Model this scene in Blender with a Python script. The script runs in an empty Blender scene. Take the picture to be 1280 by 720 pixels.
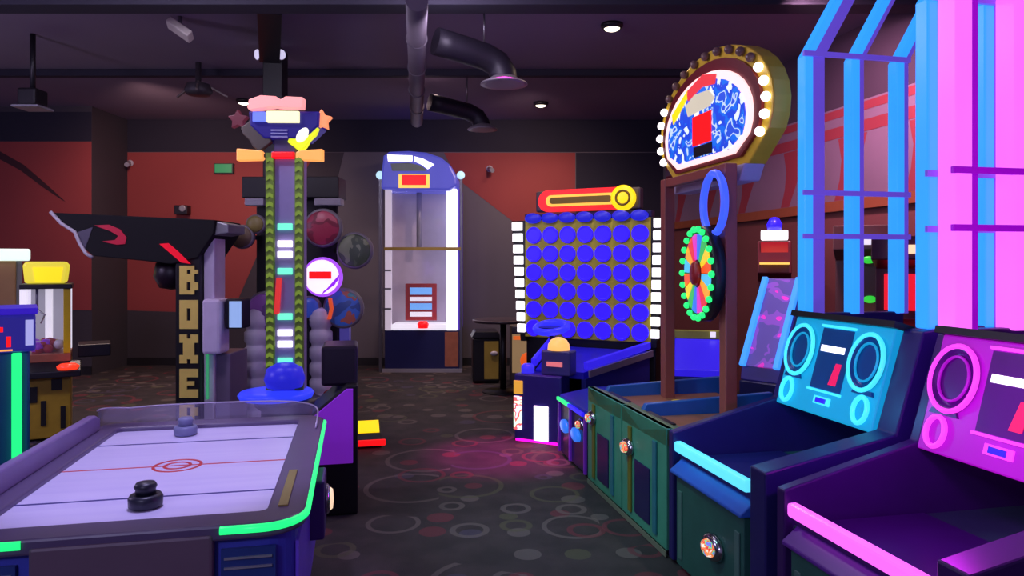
import bpy, math, random
from mathutils import Vector, Matrix
random.seed(7)
SC = bpy.context.scene
COL = SC.collection
PI = math.pi
F = 900.0            # focal length in px of the 1280 px wide frame
CAMZ, HOR = 1.6, 328

def X(px, d): return (px - 640) / F * d
def Z(py, d): return CAMZ + (HOR - py) / F * d

# ------------------------------------------------------------------ materials
def lin(c):
    out = []
    for v in c[:3]:
        v /= 255.0
        out.append(v / 12.92 if v <= 0.04045 else ((v + 0.055) / 1.055) ** 2.4)
    return tuple(out) + (1.0,)

_M = {}
def mat(name, rgb, rough=0.5, metal=0.0, var=0.12, scale=9.0, coat=0.0):
    """painted / plastic / metal surface with a little procedural unevenness"""
    if name in _M: return _M[name]
    m = bpy.data.materials.new(name); m.use_nodes = True
    nt = m.node_tree; b = nt.nodes['Principled BSDF']
    tc = nt.nodes.new('ShaderNodeTexCoord'); nz = nt.nodes.new('ShaderNodeTexNoise')
    nz.inputs['Scale'].default_value = scale; nz.inputs['Detail'].default_value = 3
    mx = nt.nodes.new('ShaderNodeMix'); mx.data_type = 'RGBA'
    c = lin(rgb)
    mx.inputs[6].default_value = tuple(max(0, v * (1 - var)) for v in c[:3]) + (1,)
    mx.inputs[7].default_value = tuple(min(1, v * (1 + var)) for v in c[:3]) + (1,)
    nt.links.new(tc.outputs['Object'], nz.inputs['Vector'])
    nt.links.new(nz.outputs['Fac'], mx.inputs[0]); nt.links.new(mx.outputs[2], b.inputs['Base Color'])
    b.inputs['Roughness'].default_value = rough; b.inputs['Metallic'].default_value = metal
    b.inputs['Coat Weight'].default_value = coat
    _M[name] = m; return m

def glow(name, rgb, strength=1.0, base=None):
    """something that gives off light: tube, LED, lit sign, screen, added glow"""
    if name in _M: return _M[name]
    m = bpy.data.materials.new(name); m.use_nodes = True
    nt = m.node_tree; b = nt.nodes['Principled BSDF']
    tc = nt.nodes.new('ShaderNodeTexCoord'); nz = nt.nodes.new('ShaderNodeTexNoise')
    nz.inputs['Scale'].default_value = 5
    mr = nt.nodes.new('ShaderNodeMapRange'); mr.inputs[3].default_value = 0.92 * strength; mr.inputs[4].default_value = 1.08 * strength
    nt.links.new(tc.outputs['Object'], nz.inputs['Vector']); nt.links.new(nz.outputs['Fac'], mr.inputs[0])
    nt.links.new(mr.outputs[0], b.inputs['Emission Strength'])
    c = lin(rgb)
    b.inputs['Base Color'].default_value = lin(base) if base else tuple(v * 0.5 for v in c[:3]) + (1,)
    b.inputs['Emission Color'].default_value = c
    b.inputs['Roughness'].default_value = 0.35
    _M[name] = m; return m

def lit_art(name, stops, scale=8, strength=1.0, detail=2, distort=0.4, seed=0.0):
    """backlit printed artwork: noise driven through flat colour stops"""
    if name in _M: return _M[name]
    m = bpy.data.materials.new(name); m.use_nodes = True
    nt = m.node_tree; b = nt.nodes['Principled BSDF']
    tc = nt.nodes.new('ShaderNodeTexCoord'); mp = nt.nodes.new('ShaderNodeMapping'); mp.inputs['Location'].default_value = (seed, seed * .7, seed * .3)
    nz = nt.nodes.new('ShaderNodeTexNoise')
    nz.inputs['Scale'].default_value = scale; nz.inputs['Detail'].default_value = detail; nz.inputs['Distortion'].default_value = distort
    cr = nt.nodes.new('ShaderNodeValToRGB'); cr.color_ramp.interpolation = 'CONSTANT'
    el = cr.color_ramp.elements
    while len(el) > 1: el.remove(el[-1])
    el[0].position = stops[0][0]; el[0].color = lin(stops[0][1])
    for p, c in stops[1:]:
        e = el.new(p); e.color = lin(c)
    nt.links.new(tc.outputs['Object'], mp.inputs['Vector']); nt.links.new(mp.outputs['Vector'], nz.inputs['Vector'])
    nt.links.new(nz.outputs['Fac'], cr.inputs['Fac'])
    nt.links.new(cr.outputs['Color'], b.inputs['Base Color'])
    if strength > 0:
        nt.links.new(cr.outputs['Color'], b.inputs['Emission Color']); b.inputs['Emission Strength'].default_value = strength
    b.inputs['Roughness'].default_value = 0.4
    _M[name] = m; return m

def clear(name, rgb, alpha=0.12, rough=0.08):
    if name in _M: return _M[name]
    m = bpy.data.materials.new(name); m.use_nodes = True
    nt = m.node_tree; out = nt.nodes['Material Output']
    nt.nodes.remove(nt.nodes['Principled BSDF'])
    tr = nt.nodes.new('ShaderNodeBsdfTransparent'); gl = nt.nodes.new('ShaderNodeBsdfGlossy'); mx = nt.nodes.new('ShaderNodeMixShader')
    df = nt.nodes.new('ShaderNodeBsdfDiffuse'); df.inputs['Color'].default_value = lin(rgb)
    m2 = nt.nodes.new('ShaderNodeMixShader'); m2.inputs[0].default_value = 0.5
    gl.inputs['Roughness'].default_value = rough; gl.inputs['Color'].default_value = lin(rgb)
    nz = nt.nodes.new('ShaderNodeTexNoise'); nz.inputs['Scale'].default_value = 3
    mr = nt.nodes.new('ShaderNodeMapRange'); mr.inputs[3].default_value = alpha * .8; mr.inputs[4].default_value = alpha * 1.2
    nt.links.new(nz.outputs['Fac'], mr.inputs[0]); nt.links.new(mr.outputs[0], mx.inputs[0])
    nt.links.new(gl.outputs[0], m2.inputs[1]); nt.links.new(df.outputs[0], m2.inputs[2])
    nt.links.new(tr.outputs[0], mx.inputs[1]); nt.links.new(m2.outputs[0], mx.inputs[2]); nt.links.new(mx.outputs[0], out.inputs[0])
    _M[name] = m; return m

# ------------------------------------------------------------------ mesh builder
class MB:
    def __init__(s): s.v, s.f, s.mi, s.mats, s.sm = [], [], [], [], []
    def _m(s, m):
        if m not in s.mats: s.mats.append(m)
        return s.mats.index(m)
    def add(s, vs, fs, m, smooth=False):
        o = len(s.v); i = s._m(m)
        s.v += [tuple(v) for v in vs]
        for f in fs: s.f.append(tuple(o + k for k in f)); s.mi.append(i); s.sm.append(smooth)
        return s
    def box(s, lo, hi, m, taper=None):
        (a, b, c), (d, e, f) = lo, hi
        v = [(a,b,c),(d,b,c),(d,e,c),(a,e,c),(a,b,f),(d,b,f),(d,e,f),(a,e,f)]
        return s.add(v, [(0,3,2,1),(4,5,6,7),(0,1,5,4),(1,2,6,5),(2,3,7,6),(3,0,4,7)], m)
    def cbox(s, c, sz, m, rot=None):
        h = [k / 2 for k in sz]
        R = rot or Matrix.Identity(3)
        v = [Vector(c) + R @ Vector((sx*h[0], sy*h[1], sz_*h[2])) for sz_ in (-1,1) for sx, sy in ((-1,-1),(1,-1),(1,1),(-1,1))]
        return s.add(v, [(0,3,2,1),(4,5,6,7),(0,1,5,4),(1,2,6,5),(2,3,7,6),(3,0,4,7)], m)
    def prism(s, pts, m, O=(0,0,0), U=(1,0,0), V=(0,0,1), N=(0,1,0), a=0.0, b=0.1, smooth=False):
        """polygon pts (u,v) extruded along N from a to b"""
        O, U, V, N = Vector(O), Vector(U), Vector(V), Vector(N)
        n = len(pts)
        v = [O + U*p[0] + V*p[1] + N*a for p in pts] + [O + U*p[0] + V*p[1] + N*b for p in pts]
        fs = [tuple(range(n)), tuple(range(2*n-1, n-1, -1))] + [(i, i+n, (i+1) % n + n, (i+1) % n) for i in range(n)]
        return s.add(v, fs, m, smooth)
    def bar(s, p0, p1, w, h, m, up=(0,0,1)):
        p0, p1 = Vector(p0), Vector(p1); d = (p1 - p0).normalized()
        a = d.cross(Vector(up)); a = a.normalized() if a.length > 1e-4 else Vector((1,0,0)); b = a.cross(d).normalized()
        v = [p + a*(sx*w/2) + b*(sy*h/2) for p in (p0, p1) for sx, sy in ((-1,-1),(1,-1),(1,1),(-1,1))]
        return s.add(v, [(0,3,2,1),(4,5,6,7),(0,1,5,4),(1,2,6,5),(2,3,7,6),(3,0,4,7)], m)
    def cyl(s, p0, p1, r0, m, r1=None, n=20, caps=True):
        return s.tube([p0, p1], [r0, r0 if r1 is None else r1], m, n, caps)
    def tube(s, path, r, m, n=14, caps=True, closed=False):
        path = [Vector(p) for p in path]; k = len(path)
        rr = r if isinstance(r, (list, tuple)) else [r] * k
        vs = []; ref = None
        for i, p in enumerate(path):
            if closed: d = path[(i+1) % k] - path[i-1]
            else: d = path[min(i+1, k-1)] - path[max(i-1, 0)]
            d.normalize()
            if ref is None:
                ref = Vector((0,0,1)) if abs(d.z) < .9 else Vector((1,0,0))
                if closed:
                    nn = (path[k//3] - path[0]).cross(path[2*k//3] - path[0])
                    if nn.length > 1e-9: ref = nn.normalized()
            if closed: a = d.cross(ref).normalized(); b = d.cross(a).normalized()
            else:
                a = d.cross(ref).normalized(); b = a.cross(d).normalized(); ref = b
            vs += [p + a*(rr[i]*math.cos(2*PI*j/n)) + b*(rr[i]*math.sin(2*PI*j/n)) for j in range(n)]
        fs = []
        for i in range(k if closed else k-1):
            i2 = (i+1) % k
            fs += [(i*n+j, i*n+(j+1) % n, i2*n+(j+1) % n, i2*n+j) for j in range(n)]
        s.add(vs, fs, m, True)
        if caps and not closed:
            s.add(vs[:n], [tuple(range(n-1, -1, -1))], m); s.add(vs[-n:], [tuple(range(n))], m)
        return s
    def lathe(s, prof, m, c=(0,0,0), ax=((1,0,0),(0,1,0),(0,0,1)), n=28, sx=1.0, sy=1.0, caps=True):
        """profile (r,h) about axis ax[2] through c"""
        c = Vector(c); U, V, N = (Vector(k) for k in ax)
        vs = []
        for r, h in prof:
            vs += [c + U*(r*sx*math.cos(2*PI*j/n)) + V*(r*sy*math.sin(2*PI*j/n)) + N*h for j in range(n)]
        fs = []
        for i in range(len(prof)-1):
            fs += [(i*n+j, i*n+(j+1) % n, (i+1)*n+(j+1) % n, (i+1)*n+j) for j in range(n)]
        s.add(vs, fs, m, True)
        if not caps: return s
        if prof[0][0] > 1e-6: s.add(vs[:n], [tuple(range(n-1,-1,-1))], m)
        if prof[-1][0] > 1e-6: s.add(vs[-n:], [tuple(range(n))], m)
        return s
    def ring(s, c, R, r, m, U=(1,0,0), V=(0,0,1), n=36, k=10, ey=1.0):
        c, U, V = Vector(c), Vector(U), Vector(V)
        return s.tube([c + U*(R*math.cos(2*PI*j/n)) + V*(R*ey*math.sin(2*PI*j/n)) for j in range(n)], r, m, k, closed=True)
    def ball(s, c, r, m, n=14, k=8, sz=1.0):
        return s.lathe([(r*math.sin(PI*i/k), -r*sz*math.cos(PI*i/k)) for i in range(k+1)], m, c, n=n)
    def build(s, name, parent=None, bevel=0.0, label=None):
        me = bpy.data.meshes.new(name); me.from_pydata(s.v, [], s.f)
        for m in s.mats: me.materials.append(m)
        for p, i, sm in zip(me.polygons, s.mi, s.sm): p.material_index = i; p.use_smooth = sm
        me.validate(); 
        import bmesh
        bm = bmesh.new(); bm.from_mesh(me)
        bmesh.ops.remove_doubles(bm, verts=bm.verts, dist=1e-6)
        bmesh.ops.recalc_face_normals(bm, faces=bm.faces); bm.to_mesh(me); bm.free()
        o = bpy.data.objects.new(name, me); COL.objects.link(o)
        if parent: o.parent = parent
        if bevel:
            b = o.modifiers.new('bevel', 'BEVEL'); b.width = bevel; b.segments = 2; b.limit_method = 'ANGLE'; b.angle_limit = math.radians(50)
        if label: o['label'] = label
        return o

def tag(o, label, cat, group=None):
    o['label'] = label; o['category'] = cat; o['kind'] = 'thing'
    if group: o['group'] = group
    return o
def thing(name, label, cat, loc=(0,0,0), rz=0.0, group=None):
    o = bpy.data.objects.new(name, None); COL.objects.link(o); o.location = loc; o.rotation_euler = (0, 0, rz)
    o.empty_display_size = 0.1
    return tag(o, label, cat, group)
def struct(o):
    o['kind'] = 'structure'; return o
def copy_tree(o, parent=None):
    c = o.copy(); COL.objects.link(c)
    if parent: c.parent = parent
    for ch in list(o.children): copy_tree(ch, c)
    return c
def lettering(text, size, m, name, parent, loc, rx=PI/2, rz=0.0, bold=0.0, depth=0.006, sx=1.0, align='CENTER'):
    cu = bpy.data.curves.new('lettering', 'FONT'); cu.body = text; cu.size = size; cu.extrude = depth; cu.offset = bold
    cu.align_x = align; cu.align_y = 'CENTER'
    t = bpy.data.objects.new('lettering', cu); COL.objects.link(t)
    dg = bpy.context.evaluated_depsgraph_get()
    me = bpy.data.meshes.new_from_object(t.evaluated_get(dg))
    bpy.data.objects.remove(t); bpy.data.curves.remove(cu)
    me.materials.clear(); me.materials.append(m)
    R = Matrix.Translation(loc) @ Matrix.Rotation(rz, 4, 'Z') @ Matrix.Rotation(rx, 4, 'X') @ Matrix.Diagonal((sx, 1, 1, 1))
    me.transform(R)
    o = bpy.data.objects.new(name, me); COL.objects.link(o); o.parent = parent
    return o
def lamp(name, kind, loc, energy, rgb, size=0.05, target=None, spot=None, blend=0.5):
    l = bpy.data.lights.new(name, kind); l.energy = energy; l.color = lin(rgb)[:3]
    if kind == 'AREA': l.size = size
    else: l.shadow_soft_size = size
    if kind == 'SPOT': l.spot_size = math.radians(spot); l.spot_blend = blend
    o = bpy.data.objects.new(name, l); COL.objects.link(o); o.location = loc
    if target is not None:
        o.rotation_euler = (Vector(target) - Vector(loc)).to_track_quat('-Z', 'Y').to_euler()
    return o

# ------------------------------------------------------------------ palette
BLACK = mat('black_paint', (16, 15, 20), .45)
DARK = mat('dark_laminate', (26, 24, 34), .4)
NAVY = mat('navy_laminate', (26, 30, 84), .35, coat=.3)
CHROME = mat('chrome', (200, 200, 205), .18, 1.0, .05)
STEEL = mat('grey_steel', (120, 118, 125), .35, .8)
SILVER = mat('silver_plastic', (150, 148, 158), .35, .2)
WHITE = mat('white_plastic', (205, 200, 210), .35)
YELLOW = mat('yellow_laminate', (190, 160, 40), .4)
OLIVE = mat('olive_panel', (120, 115, 40), .5)
BROWN = mat('brown_wood', (165, 98, 72), .45, var=.25, scale=14)
PURPLE = mat('purple_laminate', (165, 60, 235), .35)
GREENP = mat('green_laminate', (70, 150, 122), .4, var=.3, scale=6)
TEAL = mat('teal_laminate', (44, 120, 134), .4, var=.25)
BLUEP = mat('blue_plastic', (30, 50, 170), .35)
REDP = mat('red_plastic', (170, 35, 40), .4)
W_GLOW = glow('white_glow', (255, 250, 255), 1.6)
W_SOFT = glow('soft_white_glow', (235, 228, 245), .9)
R_GLOW = glow('red_glow', (255, 20, 25), 1.1)
Y_GLOW = glow('yellow_glow', (255, 215, 20), 1.1)
O_GLOW = glow('orange_glow', (255, 165, 85), 1.1)
G_GLOW = glow('green_led', (34, 240, 125), 1.25)
MINT = glow('mint_glow', (110, 255, 200), 1.1)
B_GLOW = glow('blue_led', (45, 30, 255), 1.1)
B_DEEP = glow('deep_blue_glow', (40, 40, 215), .75)
CYAN = glow('cyan_led', (95, 220, 255), 1.08)
SKY = glow('sky_blue_tube', (45, 150, 255), 1.15)
PINK = glow('pink_tube', (255, 108, 255), 1.1)
MAG = glow('magenta_glow', (225, 30, 215), 1.0)
COIN_ART = lit_art('coin_door_lights', [(0, (250, 240, 225)), (.42, (255, 150, 90)), (.5, (230, 60, 70)), (.56, (120, 220, 140)), (.62, (120, 110, 230))], 26, .9)

# ------------------------------------------------------------------ the room
def carpet():
    m = bpy.data.materials.new('patterned_carpet'); m.use_nodes = True
    nt = m.node_tree; b = nt.nodes['Principled BSDF']; N, L = nt.nodes.new, nt.links.new
    tc = N('ShaderNodeTexCoord')
    def math_(op, a, c=None):
        n = N('ShaderNodeMath'); n.operation = op
        for i, v in enumerate((a, c)):
            if v is None: continue
            if isinstance(v, (int, float)): n.inputs[i].default_value = v
            else: L(v, n.inputs[i])
        return n.outputs[0]
    col = None
    base = N('ShaderNodeTexNoise'); base.inputs['Scale'].default_value = 5.0; base.inputs['Detail'].default_value = 8
    L(tc.outputs['Object'], base.inputs['Vector'])
    cr = N('ShaderNodeValToRGB'); L(base.outputs['Fac'], cr.inputs[0])
    cr.color_ramp.elements[0].position = .35; cr.color_ramp.elements[0].color = lin((40, 35, 38))
    cr.color_ramp.elements[1].position = .7; cr.color_ramp.elements[1].color = lin((62, 52, 55))
    col = cr.outputs[0]
    layers = [(3.4, .04, .16, .14, 13.0), (1.25, .30, .42, .022, 2.0), (2.0, .16, .36, .03, 7.0), (2.8, .12, .3, .05, 23.0)]
    for sc, r0, r1, w, off in layers:
        mp = N('ShaderNodeMapping'); mp.inputs['Location'].default_value = (off, off * 1.7, 0); L(tc.outputs['Object'], mp.inputs['Vector'])
        vo = N('ShaderNodeTexVoronoi'); vo.voronoi_dimensions = '2D'; vo.inputs['Scale'].default_value = sc; vo.inputs['Randomness'].default_value = .75
        L(mp.outputs[0], vo.inputs['Vector'])
        wn = N('ShaderNodeSeparateColor'); L(vo.outputs['Color'], wn.inputs[0])
        rad = math_('ADD', math_('MULTIPLY', wn.outputs[0], r1 - r0), r0)
        ring = math_('LESS_THAN', math_('ABSOLUTE', math_('SUBTRACT', vo.outputs['Distance'], rad)), w)
        on = math_('MULTIPLY', ring, math_('GREATER_THAN', wn.outputs[1], .64))
        c2 = N('ShaderNodeValToRGB'); c2.color_ramp.interpolation = 'CONSTANT'; L(wn.outputs[2], c2.inputs[0])
        e = c2.color_ramp.elements; e[0].color = lin((112, 98, 96)); e[0].position = 0; e[1].position = .4; e[1].color = lin((118, 42, 56))
        q = e.new(.65); q.color = lin((86, 84, 58)); q = e.new(.85); q.color = lin((74, 66, 92))
        mx = N('ShaderNodeMix'); mx.data_type = 'RGBA'; L(math_('MULTIPLY', on, .6), mx.inputs[0]); L(col, mx.inputs[6]); L(c2.outputs[0], mx.inputs[7])
        col = mx.outputs[2]
    L(col, b.inputs['Base Color'])
    b.inputs['Roughness'].default_value = .75
    fz = N('ShaderNodeTexNoise'); fz.inputs['Scale'].default_value = 260; L(tc.outputs['Object'], fz.inputs['Vector'])
    bp = N('ShaderNodeBump'); bp.inputs['Strength'].default_value = .35; bp.inputs['Distance'].default_value = .01
    L(fz.outputs['Fac'], bp.inputs['Height']); L(bp.outputs[0], b.inputs['Normal'])
    return m

CEIL = 3.82
W_GREY = mat('grey_wall_paint', (104, 98, 104), .8, var=.08, scale=1.5)
W_LOW = mat('charcoal_wall_paint', (64, 58, 66), .8, var=.1, scale=1.5)
W_ORANGE = mat('brick_orange_wall_paint', (150, 60, 58), .75, var=.1, scale=1.2)
W_DARK = mat('near_black_wall_paint', (32, 29, 46), .8, var=.1, scale=1.2)
W_PURP = mat('dusky_plum_wall_paint', (70, 52, 72), .8, var=.1, scale=1.2)
CEILM = mat('dark_ceiling_paint', (128, 114, 134), .85, var=.1, scale=.8)
DUCTM = mat('painted_duct_metal', (104, 96, 106), .55, .2, .1, 4)
DUCTD = mat('black_duct_metal', (38, 34, 46), .5, .2, .1, 4)

struct(MB().box((-9.2, -2.5, -.06), (6.2, 11.4, 0), carpet()).build('floor'))
struct(MB().box((-9.2, -2.5, CEIL), (6.2, 11.4, CEIL + .1), CEILM).build('ceiling'))
BW = 11.2
def bw(px, py): return (X(px, BW), Z(py, BW))
w = MB().box((-9.2, BW, 0), (2.40, BW + .15, CEIL), W_GREY)
def paint(pts, m, th=.004): w.prism([bw(*p) for p in pts], m, O=(0, BW, 0), a=-th, b=0.0)
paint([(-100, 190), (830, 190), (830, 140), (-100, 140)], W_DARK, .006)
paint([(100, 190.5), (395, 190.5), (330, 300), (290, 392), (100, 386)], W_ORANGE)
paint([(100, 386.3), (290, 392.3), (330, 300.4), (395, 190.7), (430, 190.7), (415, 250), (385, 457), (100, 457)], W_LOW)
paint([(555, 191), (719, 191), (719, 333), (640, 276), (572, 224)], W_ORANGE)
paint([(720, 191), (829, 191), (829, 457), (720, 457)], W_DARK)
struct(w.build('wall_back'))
WLY = 10.25
w = MB().box((-9.2, WLY, 0), (X(115, WLY), BW, CEIL), W_LOW)
def wl(px, py): return (X(px, WLY), Z(py, WLY))
w.prism([wl(-120, 177), wl(114.5, 177), wl(114.5, 388), wl(-120, 382)], W_ORANGE, O=(0, WLY, 0), a=-.004, b=0)
w.prism([wl(-120, 176.5), wl(114.5, 176.5), wl(114.5, 140), wl(-120, 140)], W_DARK, O=(0, WLY, 0), a=-.006, b=0)
sw = [(-60, 170), (0, 189), (30, 206), (60, 232), (82, 252), (78, 250), (54, 234), (26, 213), (0, 199), (-60, 186)]
w.prism([wl(*p) for p in sw], mat('faded_black_stripe_paint', (62, 28, 34), .8), O=(0, WLY, 0), a=-.009, b=-.004)
struct(w.build('wall_left'))
# right-hand wall, running back along the row of machines
RA, RB = Vector((2.40, BW, 0)), Vector((5.0, -2.0, 0))
RU = (RB - RA).normalized(); RN = Vector((RU.y, -RU.x, 0))          # RN points into the room
if RN.x > 0: RN = -RN
RLEN = (RB - RA).length
W_RED = mat('red_mural_paint', (150, 52, 66), .75, var=.15, scale=1.2)
W_MAUVE = mat('mauve_mural_paint', (132, 104, 128), .75, var=.2, scale=1.4)
W_ROSE = mat('rose_brown_wall_paint', (120, 64, 66), .8, var=.15, scale=1.3)
w = MB().prism([(0, 0), (RLEN, 0), (RLEN, CEIL), (0, CEIL)], W_ROSE, O=RA, U=RU, V=(0,0,1), N=-RN, a=0, b=.15)
def rw(pts, m, th): w.prism(pts, m, O=RA, U=RU, V=(0,0,1), N=RN, a=0, b=th)
rw([(0, 3.12), (RLEN, 3.12), (RLEN, CEIL), (0, CEIL)], W_PURP, .004)
rw([(0, 2.2), (RLEN, 2.2), (RLEN, 3.119), (0, 3.119)], W_MAUVE, .003)
rw([(0, 3.02), (RLEN, 3.02), (RLEN, 3.1), (0, 3.1)], W_RED, .006)
rw([(0, 2.82), (RLEN, 2.82), (RLEN, 2.93), (0, 2.93)], W_RED, .006)
for i in range(14):
    u = .4 + i * .95
    rw([(u, 2.81), (u + .42, 2.81), (u + .34, 2.6), (u + .2, 2.38), (u + .1, 2.21), (u - .06, 2.21), (u + .02, 2.4), (u + .05, 2.6)], W_RED, .005)
struct(w.build('wall_right'))
t = MB().prism([(0, 2.1), (RLEN, 2.1), (RLEN, 2.2), (0, 2.2)], mat('orange_brown_trim_paint', (150, 78, 48), .6), O=RA, U=RU, V=(0,0,1), N=RN, a=.002, b=.05)
struct(t.build('trim_1'))
BASEM = mat('black_skirting', (22, 20, 26), .6)
struct(MB().box((X(115, WLY), BW - .02, 0), (2.36, BW - .001, .12), BASEM).build('baseboard_back'))
struct(MB().box((-9.2, WLY - .02, 0), (X(115, WLY), WLY - .001, .12), BASEM).build('baseboard_left'))
# black structural column with the twin emergency light
CX, CY = -2.48, 7.45
struct(MB().box((CX - .1, CY, 0), (CX + .1, CY + .2, CEIL), BLACK).build('column', bevel=.008))
# beams
for nm, y0, zb, dpt in (('ceiling_beam', 5.75, 3.66, .22), ('ceiling_beam', 8.25, 3.74, .1)):
    struct(MB().box((-9.1, y0, zb), (3.6, y0 + dpt, CEIL - .001), W_DARK).build(nm, bevel=.006))
struct(MB().bar((X(337, 5.97), 5.97, CEIL - .08), (X(337, CY), CY, CEIL - .08), .2, .158, BLACK).build('ceiling_beam', bevel=.006))
# main duct and its two branches (hang from the ceiling)
DZ = 3.42
def dline(d): return X(521, d) , d
du = thing('air_duct', 'long pale round air duct running away under the dark ceiling', 'duct', (*dline(5.0), DZ))
p0 = Vector((0,0,0)); p1 = Vector((dline(9.3)[0] - dline(5.0)[0], 4.3, 0))
MB().cyl(p0, p1, .078, DUCTM, n=24).build('duct_pipe', du)
for k in range(1, 5):
    q = p0.lerp(p1, k / 5); MB().ring(q, .08, .008, DUCTM, U=(1, .13, 0), V=(0,0,1), n=24, k=8).build('duct_seam', du)
for k in (.12, .5, .9):
    q = p0.lerp(p1, k); MB().cyl(q + Vector((0,0,.075)), q + Vector((0,0,CEIL - DZ)), .008, STEEL, n=8).build('hanger_rod', du)
def branch(px, py, d, lab, x0px, r):
    zb = Z(py, d); xx = X(px, d); xs = X(x0px, d) 
    o = thing('branch_duct', lab, 'duct', (xx, d, zb))
    L_ = xs - xx; zt = 3.38 - zb + .02
    path = [(L_, -.25, zt + .06), (L_ * .6, -.14, zt + .02), (-.16, -.03, zt - .01), (-.06, 0, zt - .06), (0, 0, zt - .16), (0, 0, .03)]
    pts = []
    for i in range(len(path) - 1):
        a, b_ = Vector(path[i]), Vector(path[i+1]); pts += [a, a.lerp(b_, .5)]
    pts.append(Vector(path[-1]))
    MB().tube(pts, r, DUCTD, 20).build('duct_pipe', o)
    MB().lathe([(r, .05), (r * 1.15, .03), (r * 1.75, 0), (r * 1.8, -.012), (r * 1.4, -.014), (r * .5, -.012)], mat('pale_diffuser_metal', (150, 142, 150), .4, .3), n=28).build('diffuser', o)
    MB().cyl((L_ * .3, -.05, zt + r), (L_ * .3, -.05, CEIL - zb - .001), .008, STEEL, n=8).build('hanger_rod', o)
branch(630, 104, 6.3, 'thick black branch duct curving down to a pale round diffuser', 548, .115)
branch(603, 161, 8.6, 'smaller black branch duct ending low near the back wall', 540, .1)

# ceiling lights
def downlight(px, py, lab, r=.07, e=55):
    d = (CEIL - CAMZ) * F / (HOR - py)
    o = thing('ceiling_downlight', lab, 'downlight', (X(px, d), d, CEIL), group='ceiling downlights')
    MB().lathe([(r * 1.35, 0), (r * 1.4, -.02), (r * 1.1, -.05), (r * 1.02, -.035), (r, -.01), (r * .8, -.004)], BLACK, n=24).build('trim_ring', o)
    MB().lathe([(r * .98, -.03), (r * .9, -.052), (r * .5, -.064), (0, -.068)], glow('warm_white_lamp', (255, 240, 215), 3.0), n=24).build('bulb', o)
    lamp('downlight_beam', 'SPOT', (X(px, d), d, CEIL - .1), e, (255, 225, 195), .05, (X(px, d), d, 0), 150, .8)
downlight(765, 30, 'bright round downlight in the dark ceiling in front of the oval bulb-lit sign', .075)
downlight(676, 128, 'small bright ceiling downlight above the red and yellow lit sign', .075)
downlight(305, 125, 'small bright ceiling downlight beside the top of the star-topped tower', .075)
# two dim fixtures
d = 6.7
o = thing('ceiling_floodlight', 'dim tilted pale floodlight on the ceiling above the boxing game', 'light fixture', (X(225, 6.5), 6.5, CEIL))
R = Matrix.Rotation(math.radians(35), 3, 'Y') @ Matrix.Rotation(math.radians(-25), 3, 'X')
MB().cbox((0, 0, -.12), (.24, .12, .07), mat('dusty_lamp_glass', (190, 182, 175), .3), R).build('lamp_head', o, bevel=.012)
MB().cyl((0,0,0), (0,0,-.1), .018, STEEL, n=10).build('bracket', o)
d = 7.0
o = thing('hanging_fixture', 'black box-shaped fixture hanging on a pole with a pale lower lip', 'light fixture', (X(41, d), d, CEIL))
MB().box((-.09, -.1, Z(133, d) - CEIL), (.09, .1, Z(112, d) - CEIL), BLACK).build('housing', o, bevel=.02)
MB().box((-.13, -.13, Z(136.5, d) - CEIL), (.13, .13, Z(133.5, d) - CEIL), SILVER).build('lower_lip', o, bevel=.01)
MB().cyl((0,0,0), (0,0,Z(114, d) - CEIL), .025, BLACK, n=12).build('ceiling_pole', o)
o = thing('ceiling_speaker', 'faint dark ceiling speaker on a splayed bracket near the tower', 'speaker', (X(248, 8.0), 8.0, CEIL))
MB().lathe([(.03, 0), (.03, -.22), (.12, -.24), (.15, -.32), (.12, -.36), (0, -.365)], mat('charcoal_plastic', (58, 52, 58), .5), n=24).build('housing', o)
m = MB()
for a in (20, 160, 290): m.bar((0, 0, -.2), (.3 * math.cos(math.radians(a)), .3 * math.sin(math.radians(a)), -.36), .02, .02, mat('tan_bracket', (110, 96, 92), .5))
m.build('bracket', o)
o = thing('emergency_light', 'twin-headed emergency light on the black column', 'emergency light', (CX, CY - .001, Z(71, CY)))
MB().box((-.05, -.05, -.05), (.05, 0, .05), BLACK).build('wall_mount_box', o, bevel=.008)
for s in (-1, 1):
    MB().cyl((s * .05, -.03, 0), (s * .12, -.1, -.005), .02, WHITE, r1=.055, n=18).build('lamp_head', o)
    MB().cyl((s * .12, -.1, -.005), (s * .125, -.105, -.006), .05, glow('pale_lavender_lamp', (205, 198, 230), 1.0), n=18).build('lamp_lens', o)
# wall bits
o = thing('exit_sign', 'small green lit sign high on the orange wall beside the tower', 'sign', (X(281, BW), BW - .006, Z(211, BW)))
MB().box((-.15, -.05, -.08), (.15, 0, .08), mat('sign_case', (40, 60, 50), .5)).build('sign_case', o, bevel=.006)
MB().box((-.13, -.056, -.065), (.13, -.05, .065), glow('exit_green', (34, 118, 72), 1.0)).build('lit_face', o)
def seccam(px, py, d, lab):
    o = thing('security_camera', lab, 'camera', (X(px, d), d, Z(py, d)))
    MB().lathe([(.05, 0), (.05, .015), (.02, .02), (.02, .06)], WHITE, ax=((1,0,0),(0,0,1),(0,-1,0)), n=20).build('mount', o)
    MB().cyl((0, -.05, -.01), (.05, -.2, -.05), .035, SILVER, n=18).build('housing', o)
seccam(163, 204, BW - .006, 'pale security camera high on the orange wall above the boxing game')
seccam(612, 211, BW - .006, 'security camera on the orange wedge of wall beside the tall glass game')
o = thing('wall_mounted_speaker', 'small pale speaker on the orange wall just above the black canopy', 'speaker', (X(231, BW), BW - .006, Z(263, BW)))
MB().box((-.1, -.14, -.07), (.1, 0, .07), DARK).build('cabinet', o, bevel=.01)
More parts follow.
